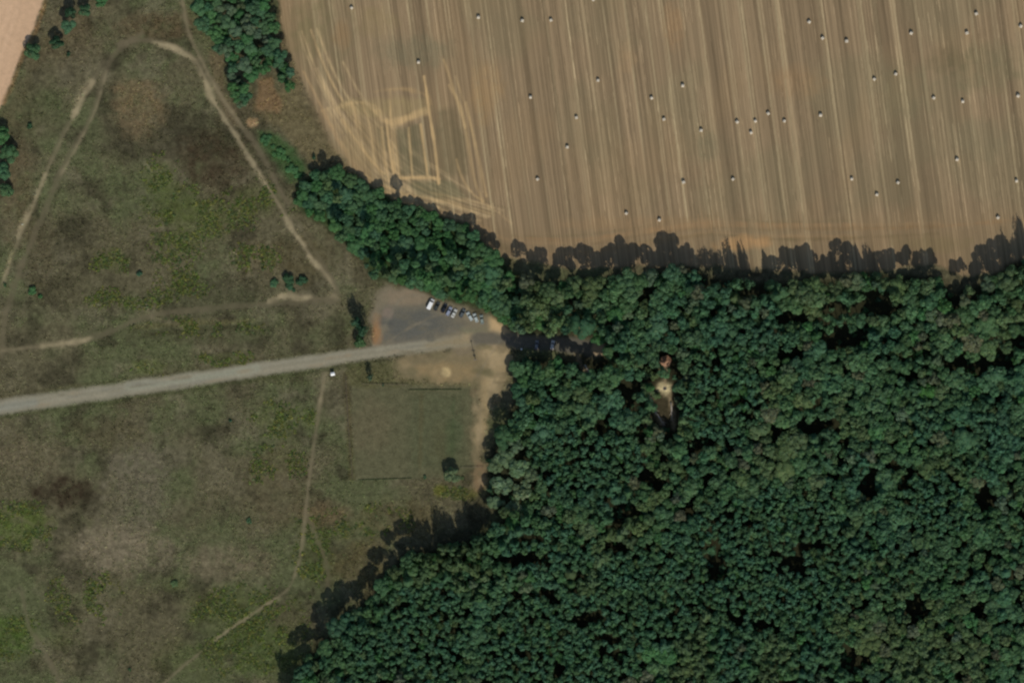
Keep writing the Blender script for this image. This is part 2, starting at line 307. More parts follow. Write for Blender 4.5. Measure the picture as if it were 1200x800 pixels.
# --- gravel road
RD = [(-60, 487), (0, 477), (50, 469.5), (100, 462.5), (150, 455.5), (200, 448), (250, 441), (300, 433), (350, 426), (400, 418.5), (450, 411.5), (500, 405), (545, 399), (600, 397)]
paint_line([(x, y + 11) for x, y in RD[:11]], 7, alb(64, 70, 42), 1.0, 1.0, .55, grain=.5)
paint_line([(x, y - 11) for x, y in RD[:10]], 5, alb(70, 66, 44), 1.0, 1.0, .4, grain=.5)
paint_line(RD, [19, 18, 17.5, 17, 17, 17, 16, 16, 16, 15, 14, 14, 13, 9], alb(136, 130, 112), 1.2, .6, .92, ROAD, 0.06)
paint_line([(500, 405), (545, 399), (602, 398)], [6, 12, 20], alb(140, 126, 98), 3.0, 2.0, .8); paint_line([(548, 394), (602, 397)], [8, 14], alb(164, 144, 112), 2.5, 1.5, .6)
paint_line([(x, y + 3) for x, y in RD[:12]], 3.2, alb(150, 142, 122), .8, .5, .6, grain=.4); paint_line([(x, y - 4) for x, y in RD[:12]], 2.6, alb(148, 142, 124), .8, .5, .5, grain=.4, seed=4)
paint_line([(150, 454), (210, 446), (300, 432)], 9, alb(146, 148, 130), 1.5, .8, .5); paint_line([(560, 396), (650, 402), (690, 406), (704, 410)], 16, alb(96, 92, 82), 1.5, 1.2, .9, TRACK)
for k in range(26):                        # worn patches, wheel marks and drifted sand on the road and the car park
    t_ = RNG.uniform(0, 520); yy = float(np.interp(t_, [p[0] for p in RD], [p[1] for p in RD])) + RNG.uniform(-6, 6)
    paint_spot(t_, yy, RNG.uniform(6, 26), RNG.uniform(1.5, 3.5), alb(*RNG.choice([(118, 112, 94), (150, 143, 124), (126, 122, 108), (140, 128, 106)])), .55, .7, 400 + k, rot=.14)
for k in range(16):
    paint_spot(RNG.uniform(452, 535), RNG.uniform(362, 402), RNG.uniform(4, 14), RNG.uniform(3, 8), alb(*RNG.choice([(104, 102, 93), (84, 84, 79), (116, 110, 96), (96, 95, 88), (108, 102, 86)])), .5, .7, 430 + k)
for q_ in ([(455, 400), (480, 384), (505, 372), (520, 366)], [(470, 404), (500, 390), (535, 378), (556, 382)], [(440, 408), (452, 380), (470, 350), (495, 346)], [(560, 440), (572, 420), (585, 400)], [(566, 444), (580, 424), (592, 402)], [(562, 520), (564, 480), (576, 455), (586, 430)]):
    paint_line(q_, 2, alb(*RNG.choice([(122, 116, 100), (140, 126, 100), (112, 104, 86)])), .7, .6, .45, grain=.6)
for k in range(22):
    paint_spot(RNG.uniform(468, 600), RNG.uniform(405, 448), RNG.uniform(4, 14), RNG.uniform(3, 7), alb(*RNG.choice([(112, 102, 78), (146, 128, 96), (104, 98, 72), (128, 112, 84), (96, 92, 66)])), .45, .8, 460 + k)
for k in range(14):
    paint_spot(RNG.uniform(552, 584), RNG.uniform(455, 565), RNG.uniform(3, 7), RNG.uniform(4, 12), alb(*RNG.choice([(112, 102, 78), (150, 134, 104), (100, 94, 70), (128, 112, 86)])), .5, .8, 490 + k)
paint_line([(-60, 486), (0, 478), (40, 472)], 9, alb(128, 130, 120), 1.5, .8, .5)

# --- forest floor
BELT0 = [(590, 382), (575, 366), (545, 355), (515, 349), (498, 339), (462, 331), (440, 323), (414, 292), (386, 268), (352, 246), (348, 226), (368, 202), (392, 198), (427, 214), (462, 235), (506, 252), (548, 267), (575, 294), (602, 322), (612, 384)]
FOREST = [(600, 428), (612, 418), (640, 420), (700, 424), (712, 404), (690, 392), (610, 392), (592, 384), (575, 366), (545, 356), (515, 350), (498, 340), (462, 332), (438, 325), (412, 292), (385, 268), (352, 248), (348, 226), (372, 206), (395, 204), (425, 216), (460, 236), (505, 254), (548, 270), (575, 298), (600, 324),
          (640, 330), (700, 326), (760, 322), (800, 312), (850, 328), (905, 332), (975, 326), (1000, 318), (1050, 324), (1095, 322), (1112, 345), (1150, 330), (1190, 306), (1260, 292), (1260, 860), (320, 860), (338, 805), (352, 780), (378, 748), (402, 722), (432, 700), (452, 672), (474, 646), (520, 640), (556, 632), (590, 606), (572, 596), (572, 556), (574, 530), (590, 500), (602, 470), (606, 445)]
paint_poly(FOREST, alb(46, 47, 33), 2.0, 1.5, .95, None)
paint_poly(BELT0, alb(56, 70, 42), 2.0, 1.5, .9, None)
sl = sub(P(FOREST), 2); ins = inside(GX[sl], GY[sl], P(FOREST)); REG[sl] = np.where(ins & ((REG[sl] == HEATH) | (REG[sl] == FIELD)), FLOOR, REG[sl])
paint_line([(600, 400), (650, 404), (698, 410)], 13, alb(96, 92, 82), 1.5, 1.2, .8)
paint_spot(779, 455, 12, 11, alb(206, 192, 152), 1, .1); paint_spot(779, 474, 26, 38, alb(70, 63, 48), .8, .6); paint_spot(779, 455, 9, 8, alb(206, 192, 152), 1, .1); paint_spot(702, 408, 9, 9, alb(168, 146, 116), .9, .2); paint_spot(678, 388, 6, 6, alb(150, 136, 100), .9, .2)
for pts in ([(762, 462), (766, 478), (776, 496)], [(784, 462), (788, 480), (790, 502)], [(752, 480), (760, 498), (770, 512)], [(675, 412), (682, 430), (694, 446)], [(770, 440), (780, 430), (779, 455)]):
    paint_line(pts, 4, alb(150, 134, 106), .7, .6, .8, grain=.3)
COL = np.clip(COL, 0.004, 0.9)

def ground_z(x, y):
    i = min(max((x + 256) / GS, 0), NX - 1.001); j = min(max((y + 176) / GS, 0), NY - 1.001)
    a, b = int(i), int(j); u, v = i - a, j - b
    return float(HZ[b, a] * (1 - u) * (1 - v) + HZ[b, a + 1] * u * (1 - v) + HZ[b + 1, a] * (1 - u) * v + HZ[b + 1, a + 1] * u * v)
def ground_c(x, y):
    return COL[min(max(int(round((y + 176) / GS)), 0), NY - 1), min(max(int(round((x + 256) / GS)), 0), NX - 1)]
def region(x, y):
    return int(REG[min(max(int(round((y + 176) / GS)), 0), NY - 1), min(max(int(round((x + 256) / GS)), 0), NX - 1)])

# ------------------------------------------------------------------ materials
def newmat(name):
    m = bpy.data.materials.new(name); m.use_nodes = True; t = m.node_tree; t.nodes.clear()
    out = t.nodes.new('ShaderNodeOutputMaterial'); return m, t, out
def nmul(t, a, b):
    n = t.nodes.new('ShaderNodeMix'); n.data_type = 'RGBA'; n.blend_type = 'MULTIPLY'; n.inputs[0].default_value = 1
    t.links.new(a, n.inputs[6]); t.links.new(b, n.inputs[7]); return n.outputs[2]
def ground_mat(name, sx, sy, rot, lo, hi, fine, bump, c0=.28, c1=.72):
    m, t, out = newmat(name)
    at = t.nodes.new('ShaderNodeVertexColor'); at.layer_name = 'base'
    g = t.nodes.new('ShaderNodeNewGeometry'); mp = t.nodes.new('ShaderNodeMapping'); mp.vector_type = 'POINT'
    mp.inputs['Scale'].default_value = (sx, sy, 1)
    src = g.outputs['Position']
    if rot:                                # shear: distance across the rows, distance along them
        sp = t.nodes.new('ShaderNodeSeparateXYZ'); ma = t.nodes.new('ShaderNodeMath'); ma.operation = 'MULTIPLY_ADD'; ma.inputs[1].default_value = math.tan(rot); cb = t.nodes.new('ShaderNodeCombineXYZ')
        t.links.new(src, sp.inputs[0]); t.links.new(sp.outputs[1], ma.inputs[0]); t.links.new(sp.outputs[0], ma.inputs[2]); t.links.new(ma.outputs[0], cb.inputs[0]); t.links.new(sp.outputs[1], cb.inputs[1]); src = cb.outputs[0]
    t.links.new(src, mp.inputs['Vector'])
    cols = at.outputs[0]
    for (sc_, det, l, h) in ((fine, 6, lo, hi), (fine * 3.7, 3, 1 - (1 - lo) * .7, 1 + (hi - 1) * .7)):
        n = t.nodes.new('ShaderNodeTexNoise'); n.inputs['Scale'].default_value = sc_; n.inputs['Detail'].default_value = det; n.inputs['Roughness'].default_value = .65
        t.links.new(mp.outputs[0], n.inputs['Vector'])
        r = t.nodes.new('ShaderNodeMapRange'); r.inputs[1].default_value = c0; r.inputs[2].default_value = c1; r.inputs[3].default_value = l; r.inputs[4].default_value = h
        t.links.new(n.outputs[0], r.inputs[0]); cols = nmul(t, cols, r.outputs[0])
    b = t.nodes.new('ShaderNodeBump'); b.inputs['Strength'].default_value = bump; b.inputs['Distance'].default_value = .3
    t.links.new(n.outputs[0], b.inputs['Height'])
    d = t.nodes.new('ShaderNodeBsdfDiffuse'); d.inputs['Roughness'].default_value = .6
    t.links.new(cols, d.inputs[0]); t.links.new(b.outputs[0], d.inputs['Normal']); t.links.new(d.outputs[0], out.inputs[0])
    return m
M = {}
M['heath'] = ground_mat('heath', 1, 1, 0, .55, 1.45, .40, .6)
M['stubble'] = ground_mat('stubble', 1.0, .004, math.radians(7.5), .82, 1.20, .85, .1, .37, .63)
M['lawn'] = ground_mat('mown_grass', 1, 1, 0, .7, 1.3, .32, .4)
M['sand'] = ground_mat('sand', 1, 1, 0, .9, 1.1, .4, .2)
M['gravel'] = ground_mat('gravel', 1, 1, 0, .88, 1.12, .8, .25)
M['floor'] = ground_mat('leaf_litter', 1, 1, 0, .6, 1.4, .5, .5)

def plain(name, col, rough=.6, metal=0.0, var=.12, scale=3.0, spec=.5, coord='Object', stretch=(1, 1, 1)):
    m, t, out = newmat(name)
    tc_ = t.nodes.new('ShaderNodeTexCoord'); mp = t.nodes.new('ShaderNodeMapping'); mp.inputs['Scale'].default_value = stretch
    n = t.nodes.new('ShaderNodeTexNoise'); n.inputs['Scale'].default_value = scale; n.inputs['Detail'].default_value = 4
    t.links.new(tc_.outputs[coord], mp.inputs[0]); t.links.new(mp.outputs[0], n.inputs['Vector'])
    r = t.nodes.new('ShaderNodeMapRange'); r.inputs[1].default_value = .3; r.inputs[2].default_value = .7; r.inputs[3].default_value = 1 - var; r.inputs[4].default_value = 1 + var
    t.links.new(n.outputs[0], r.inputs[0])
    c = t.nodes.new('ShaderNodeRGB'); c.outputs[0].default_value = (*[float(v) for v in col], 1)
    p = t.nodes.new('ShaderNodeBsdfPrincipled'); p.inputs['Roughness'].default_value = rough; p.inputs['Metallic'].default_value = metal
    p.inputs['Specular IOR Level'].default_value = spec
    t.links.new(nmul(t, c.outputs[0], r.outputs[0]), p.inputs['Base Color']); t.links.new(p.outputs[0], out.inputs[0])
    return m
def leaf_mat(name, from_attr):
    m, t, out = newmat(name)
    if from_attr:
        a = t.nodes.new('ShaderNodeVertexColor'); a.layer_name = 'base'; c = a.outputs[0]
    else:
        o = t.nodes.new('ShaderNodeObjectInfo'); a = t.nodes.new('ShaderNodeVertexColor'); a.layer_name = 'tone'
        c = nmul(t, o.outputs['Color'], a.outputs[0])
    d = t.nodes.new('ShaderNodeBsdfDiffuse'); tr = t.nodes.new('ShaderNodeBsdfTranslucent'); ad = t.nodes.new('ShaderNodeAddShader')
    t.links.new(c, d.inputs[0]); t.links.new(c, tr.inputs[0]); t.links.new(d.outputs[0], ad.inputs[0]); t.links.new(tr.outputs[0], ad.inputs[1]); t.links.new(ad.outputs[0], out.inputs[0])
    return m
M['leaf'] = leaf_mat('foliage', False); M['leaf_mass'] = leaf_mat('foliage_mass', True)
m_, t_, o_ = newmat('straw_and_stubble'); a_ = t_.nodes.new('ShaderNodeVertexColor'); a_.layer_name = 'base'; d_ = t_.nodes.new('ShaderNodeBsdfDiffuse'); t_.links.new(a_.outputs[0], d_.inputs[0]); t_.links.new(d_.outputs[0], o_.inputs[0]); M['leaf_mass_flat'] = m_
M['bark'] = plain('bark', (.11, .085, .06), .9, var=.35, scale=4, stretch=(1, 1, .2))
M['deadwood'] = plain('dead_wood', (.46, .41, .33), .9, var=.25, scale=5)
M['timber'] = plain('weathered_timber', (.16, .125, .09), .85, var=.25, scale=6)
M['straw'] = plain('straw', (.54, .47, .35), .9, var=.25, scale=7)
M['white'] = plain('white_paint', (.78, .78, .74), .5, var=.05)
M['rooftile'] = plain('rust_orange_shingle', alb(140, 106, 82), .8, var=.3, scale=2)
M['glass'] = plain('dark_window_glass', (.012, .014, .017), .08, var=.05)
M['tyre'] = plain('tyre_rubber', (.02, .02, .02), .8)
M['rim'] = plain('wheel_metal', (.45, .45, .46), .35, .8)
M['lamp_glass'] = plain('headlight_glass', (.7, .72, .72), .15)
M['red_lens'] = plain('tail_light_lens', (.35, .02, .02), .2)
M['trim'] = plain('black_trim', (.025, .025, .026), .5)
M['stone'] = plain('grey_stone', (.22, .21, .19), .9, var=.2)

# ------------------------------------------------------------------ mesh helpers
def raw_mesh(name, v, loops, starts, totals, mat):
    me = bpy.data.meshes.new(name); v = np.asarray(v, np.float32)
    me.vertices.add(len(v)); me.vertices.foreach_set('co', v.ravel())
    me.loops.add(len(loops)); me.loops.foreach_set('vertex_index', np.asarray(loops, np.int32))
    me.polygons.add(len(starts)); me.polygons.foreach_set('loop_start', np.asarray(starts, np.int32)); me.polygons.foreach_set('loop_total', np.asarray(totals, np.int32))
    me.update(calc_edges=True); me.materials.append(mat); return me
def quad_mesh(name, v, q, mat):
    q = np.asarray(q, np.int32); n = len(q)
    return raw_mesh(name, v, q.ravel(), np.arange(n) * 4, np.full(n, 4), mat)
def set_col(me, name, c):
    a = me.color_attributes.new(name, 'FLOAT_COLOR', 'POINT'); c = np.asarray(c, np.float32)
    if c.shape[1] == 3: c = np.concatenate([c, np.ones((len(c), 1), np.float32)], 1)
    a.data.foreach_set('color', c.ravel())
def link(o, parent=None):
    C.objects.link(o)
    if parent: o.parent = parent
    return o
def obj(name, me, parent=None, loc=(0, 0, 0)):
    o = bpy.data.objects.new(name, me); o.location = loc; return link(o, parent)
def empty(name, loc, rz=0.0):
    o = bpy.data.objects.new(name, None); o.empty_display_size = .5; o.location = loc; o.rotation_euler = (0, 0, rz); return link(o)
def tag(o, label, cat, group=None):
    o['label'] = label; o['category'] = cat
    if group: o['group'] = group
    return o

class MB:
    """collects polygons into one mesh"""
    def __init__(s): s.v = []; s.f = []
    def add(s, v, f):
        b = len(s.v); s.v += [tuple(p) for p in v]; s.f += [[b + i for i in q] for q in f]
    def box(s, c, d, rz=0.0, taper=1.0):
        x, y, z = [q / 2 for q in d]; ca, sa = math.cos(rz), math.sin(rz); v = []
        for zz, k in ((-z, 1), (z, taper)):
            for (a, b) in ((-x, -y), (x, -y), (x, y), (-x, y)):
                a, b = a * k, b * k; v.append((c[0] + a * ca - b * sa, c[1] + a * sa + b * ca, c[2] + zz))
        s.add(v, [(3, 2, 1, 0), (4, 5, 6, 7), (0, 1, 5, 4), (1, 2, 6, 5), (2, 3, 7, 6), (3, 0, 4, 7)])
    def tube(s, pts, rad, n=6, cap=True):
        rings = []
        for k, p in enumerate(pts):
            p = np.array(p, float); a = np.array(pts[max(k - 1, 0)], float); b = np.array(pts[min(k + 1, len(pts) - 1)], float)
            d = b - a; d /= np.linalg.norm(d) + 1e-9
            u = np.cross(d, (0, 0, 1) if abs(d[2]) < .9 else (1, 0, 0)); u /= np.linalg.norm(u); w_ = np.cross(d, u)
            rings.append([tuple(p + rad[k] * (math.cos(6.2832 * i / n) * u + math.sin(6.2832 * i / n) * w_)) for i in range(n)])
        v = [q for r in rings for q in r]; f = []
        for k in range(len(rings) - 1):
            for i in range(n): f.append((k * n + i, k * n + (i + 1) % n, (k + 1) * n + (i + 1) % n, (k + 1) * n + i))
        if cap: f.append(tuple(range(n))[::-1]); f.append(tuple((len(rings) - 1) * n + i for i in range(n)))
        s.add(v, f)
    def mesh(s, name, mat, smooth_=False):
        me = bpy.data.meshes.new(name); me.from_pydata(s.v, [], s.f); me.update(); me.materials.append(mat)
        if smooth_: me.polygons.foreach_set('use_smooth', [True] * len(me.polygons))
        return me
    def build(s, name, mat, parent=None, loc=(0, 0, 0), smooth_=False): return obj(name, s.mesh(name, mat, smooth_), parent, loc)

# ------------------------------------------------------------------ ground objects (one seamless relief, cut by surface)
allv = np.stack([GX, GY, HZ], -1).reshape(-1, 3); allc = COL.reshape(-1, 3)
idx = np.arange(NX * NY).reshape(NY, NX)
quads = np.stack([idx[:-1, :-1], idx[:-1, 1:], idx[1:, 1:], idx[1:, :-1]], -1).reshape(-1, 4)
freg = REG[:-1, :-1].reshape(-1)
for rid, nm, mat in ((HEATH, 'ground', 'heath'), (FIELD, 'stubble_field', 'stubble'), (SANDF, 'sandy_field', 'sand'), (ROAD, 'gravel_road', 'gravel'), (PAD, 'car_park', 'gravel'),
                     (TRACK, 'dirt_track', 'sand'), (LAWN, 'mown_lawn', 'lawn'), (FLOOR, 'forest_floor', 'floor'), (YARD, 'sandy_yard', 'sand')):
    q = quads[freg == rid]
    if rid == FLOOR:
        fl = (REG[:-1, :-1] == FLOOR); a_, b_ = (fl.shape[0] // 2) * 2, (fl.shape[1] // 2) * 2; f4 = fl[:a_, :b_].reshape(a_ // 2, 2, b_ // 2, 2).all((1, 3))
        J, I = np.nonzero(f4); J, I = J * 2, I * 2; big = np.stack([idx[J, I], idx[J, I + 2], idx[J + 2, I + 2], idx[J + 2, I]], -1)
        small = fl.copy(); small[:a_, :b_] &= ~np.repeat(np.repeat(f4, 2, 0), 2, 1); J, I = np.nonzero(small)
        q = np.concatenate([big, np.stack([idx[J, I], idx[J, I + 1], idx[J + 1, I + 1], idx[J + 1, I]], -1)])
    used, inv = np.unique(q, return_inverse=True)
    me = quad_mesh(nm, allv[used], inv.reshape(-1, 4), M[mat]); set_col(me, 'base', allc[used])
    me.polygons.foreach_set('use_smooth', np.ones(len(q), bool))
    o = obj(nm, me); o['kind'] = 'structure'
# land beyond, out to the horizon
R = 5000.0
v = [(-256, -176, -.15), (256, -176, -.15), (256, 176, -.15), (-256, 176, -.15), (-R, -R, -.4), (R, -R, -.4), (R, R, -.4), (-R, R, -.4)]
me = quad_mesh('terrain', v, [(0, 4, 5, 1), (1, 5, 6, 2), (2, 6, 7, 3), (3, 7, 4, 0)], M['heath']); set_col(me, 'base', np.tile(alb(90, 84, 60), (8, 1)))
obj('terrain', me)['kind'] = 'structure'

# ------------------------------------------------------------------ foliage generators (unit crowns)
def leaf_quads(pos, nrm, size, rng, aspect=1.0, jn=.24):
    n = len(pos); nrm = nrm + rng.normal(0, jn, (n, 3)); nrm /= np.linalg.norm(nrm, axis=1)[:, None] + 1e-9
    t = rng.normal(0, 1, (n, 3)); t -= nrm * (t * nrm).sum(1)[:, None]; t /= np.linalg.norm(t, axis=1)[:, None] + 1e-9
    b = np.cross(nrm, t); s = (size * rng.uniform(.6, 1.4, n))[:, None] * .5
    k = rng.uniform(.5, 1.15, (4, n))[..., None]
    v = np.stack([pos - t * s * k[0] , pos - b * s * k[1] * aspect + nrm * s * .3, pos + t * s * k[2], pos + b * s * k[3] * aspect - nrm * s * .2], 1).reshape(-1, 3)
    q = np.arange(4 * n).reshape(n, 4); return v, q
def broad_crown(rng, nleaf, size, lobes=16, flat=.5):
    """lobed dome: radius 1 in plan, 0..1 high"""
    L = []
    for k in range(lobes):
        a = rng.uniform(0, 6.283); rr = math.sqrt(rng.uniform(0, 1)) * .72; z = .30 + .48 * math.sqrt(max(0, 1 - (rr / .8) ** 2)) * rng.uniform(.65, 1.1)
        L.append((rr * math.cos(a), rr * math.sin(a), z, rng.uniform(.22, .40)))
    L.append((0, 0, .5, .48)); L = np.array(L)
    pos, nrm, lob = [], [], []
    while sum(map(len, pos)) < nleaf:
        n = nleaf; k = rng.integers(0, len(L), n); d = rng.normal(0, 1, (n, 3)); d /= np.linalg.norm(d, axis=1)[:, None]; d[:, 2] = np.where(d[:, 2] < -.45, -d[:, 2], d[:, 2])
        r = L[k, 3] * rng.uniform(.9, 1.05, n); p = L[k, :3] + d * r[:, None] * np.array([1, 1, .62])
        ok = np.ones(n, bool)
        for j in range(len(L)):
            q = (p - L[j, :3]) / np.array([1, 1, .62]); ok &= ~((np.linalg.norm(q, axis=1) < L[j, 3] * .9) & (k != j))
        ok &= rng.random(n) < .97
        pos.append(p[ok]); nrm.append(d[ok]); lob.append(k[ok])
    pos = np.concatenate(pos)[:nleaf]; nrm = np.concatenate(nrm)[:nleaf]; lob = np.concatenate(lob)[:nleaf]
    v, q = leaf_quads(pos, nrm, size, rng)
    lt = rng.uniform(.86, 1.14, len(L)); tone = (lt[lob] * rng.uniform(.9, 1.1, nleaf))
    hue = np.stack([tone * rng.uniform(.9, 1.15, nleaf), tone, tone * rng.uniform(.85, 1.1, nleaf)], 1)
    return v, q, np.repeat(hue, 4, 0)
def conifer_crown(rng, nleaf, size, pine=False):
    """tiers of radial boughs: radius 1 in plan, 0..1 high"""
    pos, nrm = [], []
    if pine:
        ph = rng.uniform(0, 6.28, 3); d = rng.normal(0, 1, (nleaf, 3)); d[:, 2] = np.abs(d[:, 2]) * 1.2; d /= np.linalg.norm(d, axis=1)[:, None]
        az = np.arctan2(d[:, 1], d[:, 0]); rr = 1 + .24 * np.sin(3 * az + ph[0]) + .18 * np.sin(5 * az + ph[1] + 6 * d[:, 2]) + .08 * np.sin(9 * d[:, 2] + ph[2])
        rr = rr * rng.uniform(.86, 1.04, nleaf) * .85
        pos = np.stack([d[:, 0] * rr, d[:, 1] * rr, .12 + d[:, 2] ** .8 * rr], 1); nrm = d * np.array([1, 1, 1.1])
    else:
        z = 1 - rng.uniform(0, 1, nleaf) ** .62 * .95; tiers = 11; zt = np.round(z * tiers) / tiers
        nb = 9; br = rng.integers(0, nb, nleaf); a = br * 6.283 / nb + zt * 37.0 + rng.normal(0, .16, nleaf)
        rmax = (1 - zt) ** .8 * .97 + .05; rad = rmax * np.sqrt(rng.uniform(.02, 1, nleaf))
        pos = np.stack([rad * np.cos(a), rad * np.sin(a), zt - .10 * (rad / (rmax + .01)) * (1 - zt * .5) + rng.normal(0, .012, nleaf)], 1)
        nrm = np.stack([np.cos(a) * .45, np.sin(a) * .45, np.full(nleaf, .8)], 1)
    v, q = leaf_quads(pos, nrm, size, rng)
    tone = rng.uniform(.9, 1.1, nleaf); hue = np.stack([tone, tone, tone * rng.uniform(.85, 1.15, nleaf)], 1)
    return v, q, np.repeat(hue, 4, 0)
def trunk_mesh(name, rng, limbs=6, conif=False):
    """unit: height 1, base radius .02; limbs reach .3"""
    b = MB(); bend = rng.normal(0, .012, 2)
    top = .95 if conif else .72
    pts = [(bend[0] * math.sin(3 * t), bend[1] * math.sin(2.4 * t), t) for t in np.linspace(-.015, top, 6)]
    b.tube(pts, [.024, .019, .016, .012, .008, .003], 6)
    for k in range(limbs):
        z = rng.uniform(.3, .68); a = rng.uniform(0, 6.28); l = rng.uniform(.10, .2); up = rng.uniform(.04, .13) if not conif else -.02
        b.tube([(0, 0, z), (l * .5 * math.cos(a), l * .5 * math.sin(a), z + up * .6), (l * math.cos(a), l * math.sin(a), z + up)], [.008, .005, .002], 4, False)
    return b.mesh(name, M['bark'], True)
rg = np.random.default_rng(5)
def crown_mesh(name, data):
    v, q, t = data; me = quad_mesh(name, v, q, M['leaf']); set_col(me, 'tone', t); return me
BROAD = [crown_mesh('broadleaf_crown', broad_crown(rg, 2600, .125, int(rg.integers(12, 22)))) for _ in range(10)]
CONIF = [crown_mesh('conifer_crown', conifer_crown(rg, 1000, .19, k >= 2)) for k in range(10)]
BUSH = [crown_mesh('bush_foliage', broad_crown(rg, 420, .26, 8)) for _ in range(5)]
TRB = [trunk_mesh('broadleaf_trunk', rg) for _ in range(4)]; TRC = [trunk_mesh('conifer_trunk', rg, 4, True) for _ in range(3)]
LOB = [broad_crown(rg, 460, .27, 12) for _ in range(8)]; LOC = [conifer_crown(rg, 210, .36, True) for k in range(8)]

G_BRIGHT, G_MID, G_OLIVE, G_BLUE, G_GREY, G_DARK = [np.array(c) for c in ((.058, .132, .052), (.066, .126, .060), (.084, .128, .058), (.058, .122, .066), (.086, .126, .074), (.042, .088, .047))]
G_PALE = np.array((.118, .172, .096))
def jitter(c, s=.12): return np.clip(c * RNG.uniform(1 - s, 1 + s) * np.array([RNG.uniform(.92, 1.08), 1, RNG.uniform(.92, 1.08)]), .01, .2)
LOWS, HIGHS = (.15, .85), (.60, .40)
def make_tree(kind, x, y, R_, h, col, label, cat, group=None, name=None, low=False):
    z = ground_z(x, y)
    t = empty(name or ('conifer_tree' if kind == 'c' else 'broadleaf_tree'), (x, y, z - .02), RNG.uniform(0, 6.28))
    tr = obj('trunk', (TRC if kind == 'c' else TRB)[RNG.randrange(3)], t); tr.scale = (min(h, R_ * 3.4),) * 2 + (h,)
    cr = obj('crown', RNG.choice(CONIF if kind == 'c' else BROAD), t)
    if low and kind == 'b': cr.location = (0, 0, h * .2); cr.scale = (R_ * RNG.uniform(1, 1.15), R_ * RNG.uniform(.95, 1.1), h * .8)
    elif kind == 'c': cr.location = (0, 0, h * .74); cr.scale = (R_ * RNG.uniform(.95, 1.2), R_ * RNG.uniform(.9, 1.1), h * .26)
    if low and kind == 'c': cr.location = (0, 0, h * .2); cr.scale = (cr.scale[0], cr.scale[1], h * .8)
    else: zb, zs = LOWS if h < 8 else HIGHS; cr.location = (0, 0, h * zb); cr.scale = (R_ * RNG.uniform(1, 1.15), R_ * RNG.uniform(.95, 1.1), h * zs)
    cr.color = (*[float(q) for q in col], 1)
    return tag(t, label, cat, group)
ORD = ['first', 'second', 'third', 'fourth', 'fifth', 'sixth', 'seventh', 'eighth', 'ninth', 'tenth', 'eleventh', 'twelfth', 'thirteenth', 'fourteenth', 'fifteenth', 'sixteenth', 'seventeenth', 'eighteenth', 'nineteenth', 'twentieth']
TENS = {2: 'twenty', 3: 'thirty', 4: 'forty', 5: 'fifty', 6: 'sixty', 7: 'seventy', 8: 'eighty', 9: 'ninety'}
def ordinal(k):                            # k from 1
    if k >= 100: return 'hundredth' if k == 100 else 'hundred-' + ordinal(k - 100)
    if k <= 20: return ORD[k - 1]
    if k % 10 == 0: return TENS[k // 10][:-1] + 'ieth'
    return TENS[k // 10] + '-' + ORD[k % 10 - 1]

# ------------------------------------------------------------------ where the trees stand
placed = []; cellg = {}
def ok_at(x, y, r, k=.8):
    cx, cy = int(x // 6), int(y // 6)
    for i in range(cx - 2, cx + 3):
        for j in range(cy - 2, cy + 3):
            for (a, b, q) in cellg.get((i, j), ()):
                if (a - x) ** 2 + (b - y) ** 2 < (k * (q + r)) ** 2: return False
    return True
def put(x, y, r): cellg.setdefault((int(x // 6), int(y // 6)), []).append((x, y, r))
def pin(px, py, poly):
    r = False; n = len(poly)
    for k in range(n):
        x1, y1 = poly[k]; x2, y2 = poly[(k + 1) % n]
        if (y1 > py) != (y2 > py) and px < (x2 - x1) * (py - y1) / (y2 - y1) + x1: r = not r
    return r
def pdist(px, py, poly):
    best = 1e9; n = len(poly)
    for k in range(n):
        (ax, ay), (bx, by) = poly[k], poly[(k + 1) % n]; dx, dy = bx - ax, by - ay
        t = max(0, min(1, ((px - ax) * dx + (py - ay) * dy) / (dx * dx + dy * dy + 1e-9))); best = min(best, math.hypot(px - ax - t * dx, py - ay - t * dy))
    return best
def n1d(px, py, sc_, seed): return float(fbm(np.array([px * 1.0]), np.array([py * 1.0]), sc_, seed, 2)[0])
VOIDS = [(838, 662, 14, 20), (1152, 582, 20, 16), (735, 600, 22, 10), (718, 616, 12, 9), (652, 408, 54, 14), (690, 428, 14, 12), (732, 454, 20, 9), (779, 478, 17, 32), (780, 424, 12, 13), (790, 440, 9, 12), (786, 506, 12, 12), (1005, 362, 46, 10), (930, 372, 28, 9), (985, 398, 30, 14),
         (1132, 430, 32, 13), (960, 498, 30, 10), (1012, 572, 14, 12), (1145, 714, 14, 12), (690, 723, 26, 8), (1075, 715, 16, 14), (770, 564, 12, 10), (880, 342, 30, 8), (640, 300, 10, 10), (1115, 350, 12, 16), (1045, 545, 12, 10), (820, 520, 20, 10), (610, 655, 30, 8), (1000, 770, 20, 14), (678, 388, 6, 6), (1175, 424, 14, 14), (760, 345, 18, 8), (720, 640, 20, 10)]
def in_pale(px, py): return ((px - 598) / 30) ** 2 + ((py - 558) / 40) ** 2 < 1
def in_void(px, py): return in_pale(px, py) or any(((px - a) / b) ** 2 + ((py - c) / d) ** 2 < 1 for a, c, b, d in VOIDS)
CZONES = [(900, 655, 95, 85), (650, 755, 100, 65), (690, 535, 70, 40), (850, 465, 45, 60), (770, 690, 70, 60), (500, 735, 60, 60), (1090, 590, 40, 40), (650, 640, 50, 30)]
BELT = [(592, 384), (575, 366), (545, 354), (515, 348), (498, 338), (462, 330), (438, 322), (412, 292), (384, 268), (350, 246), (346, 226), (366, 200), (392, 196), (428, 212), (464, 233), (508, 249), (550, 264), (576, 292), (600, 318), (612, 384)]
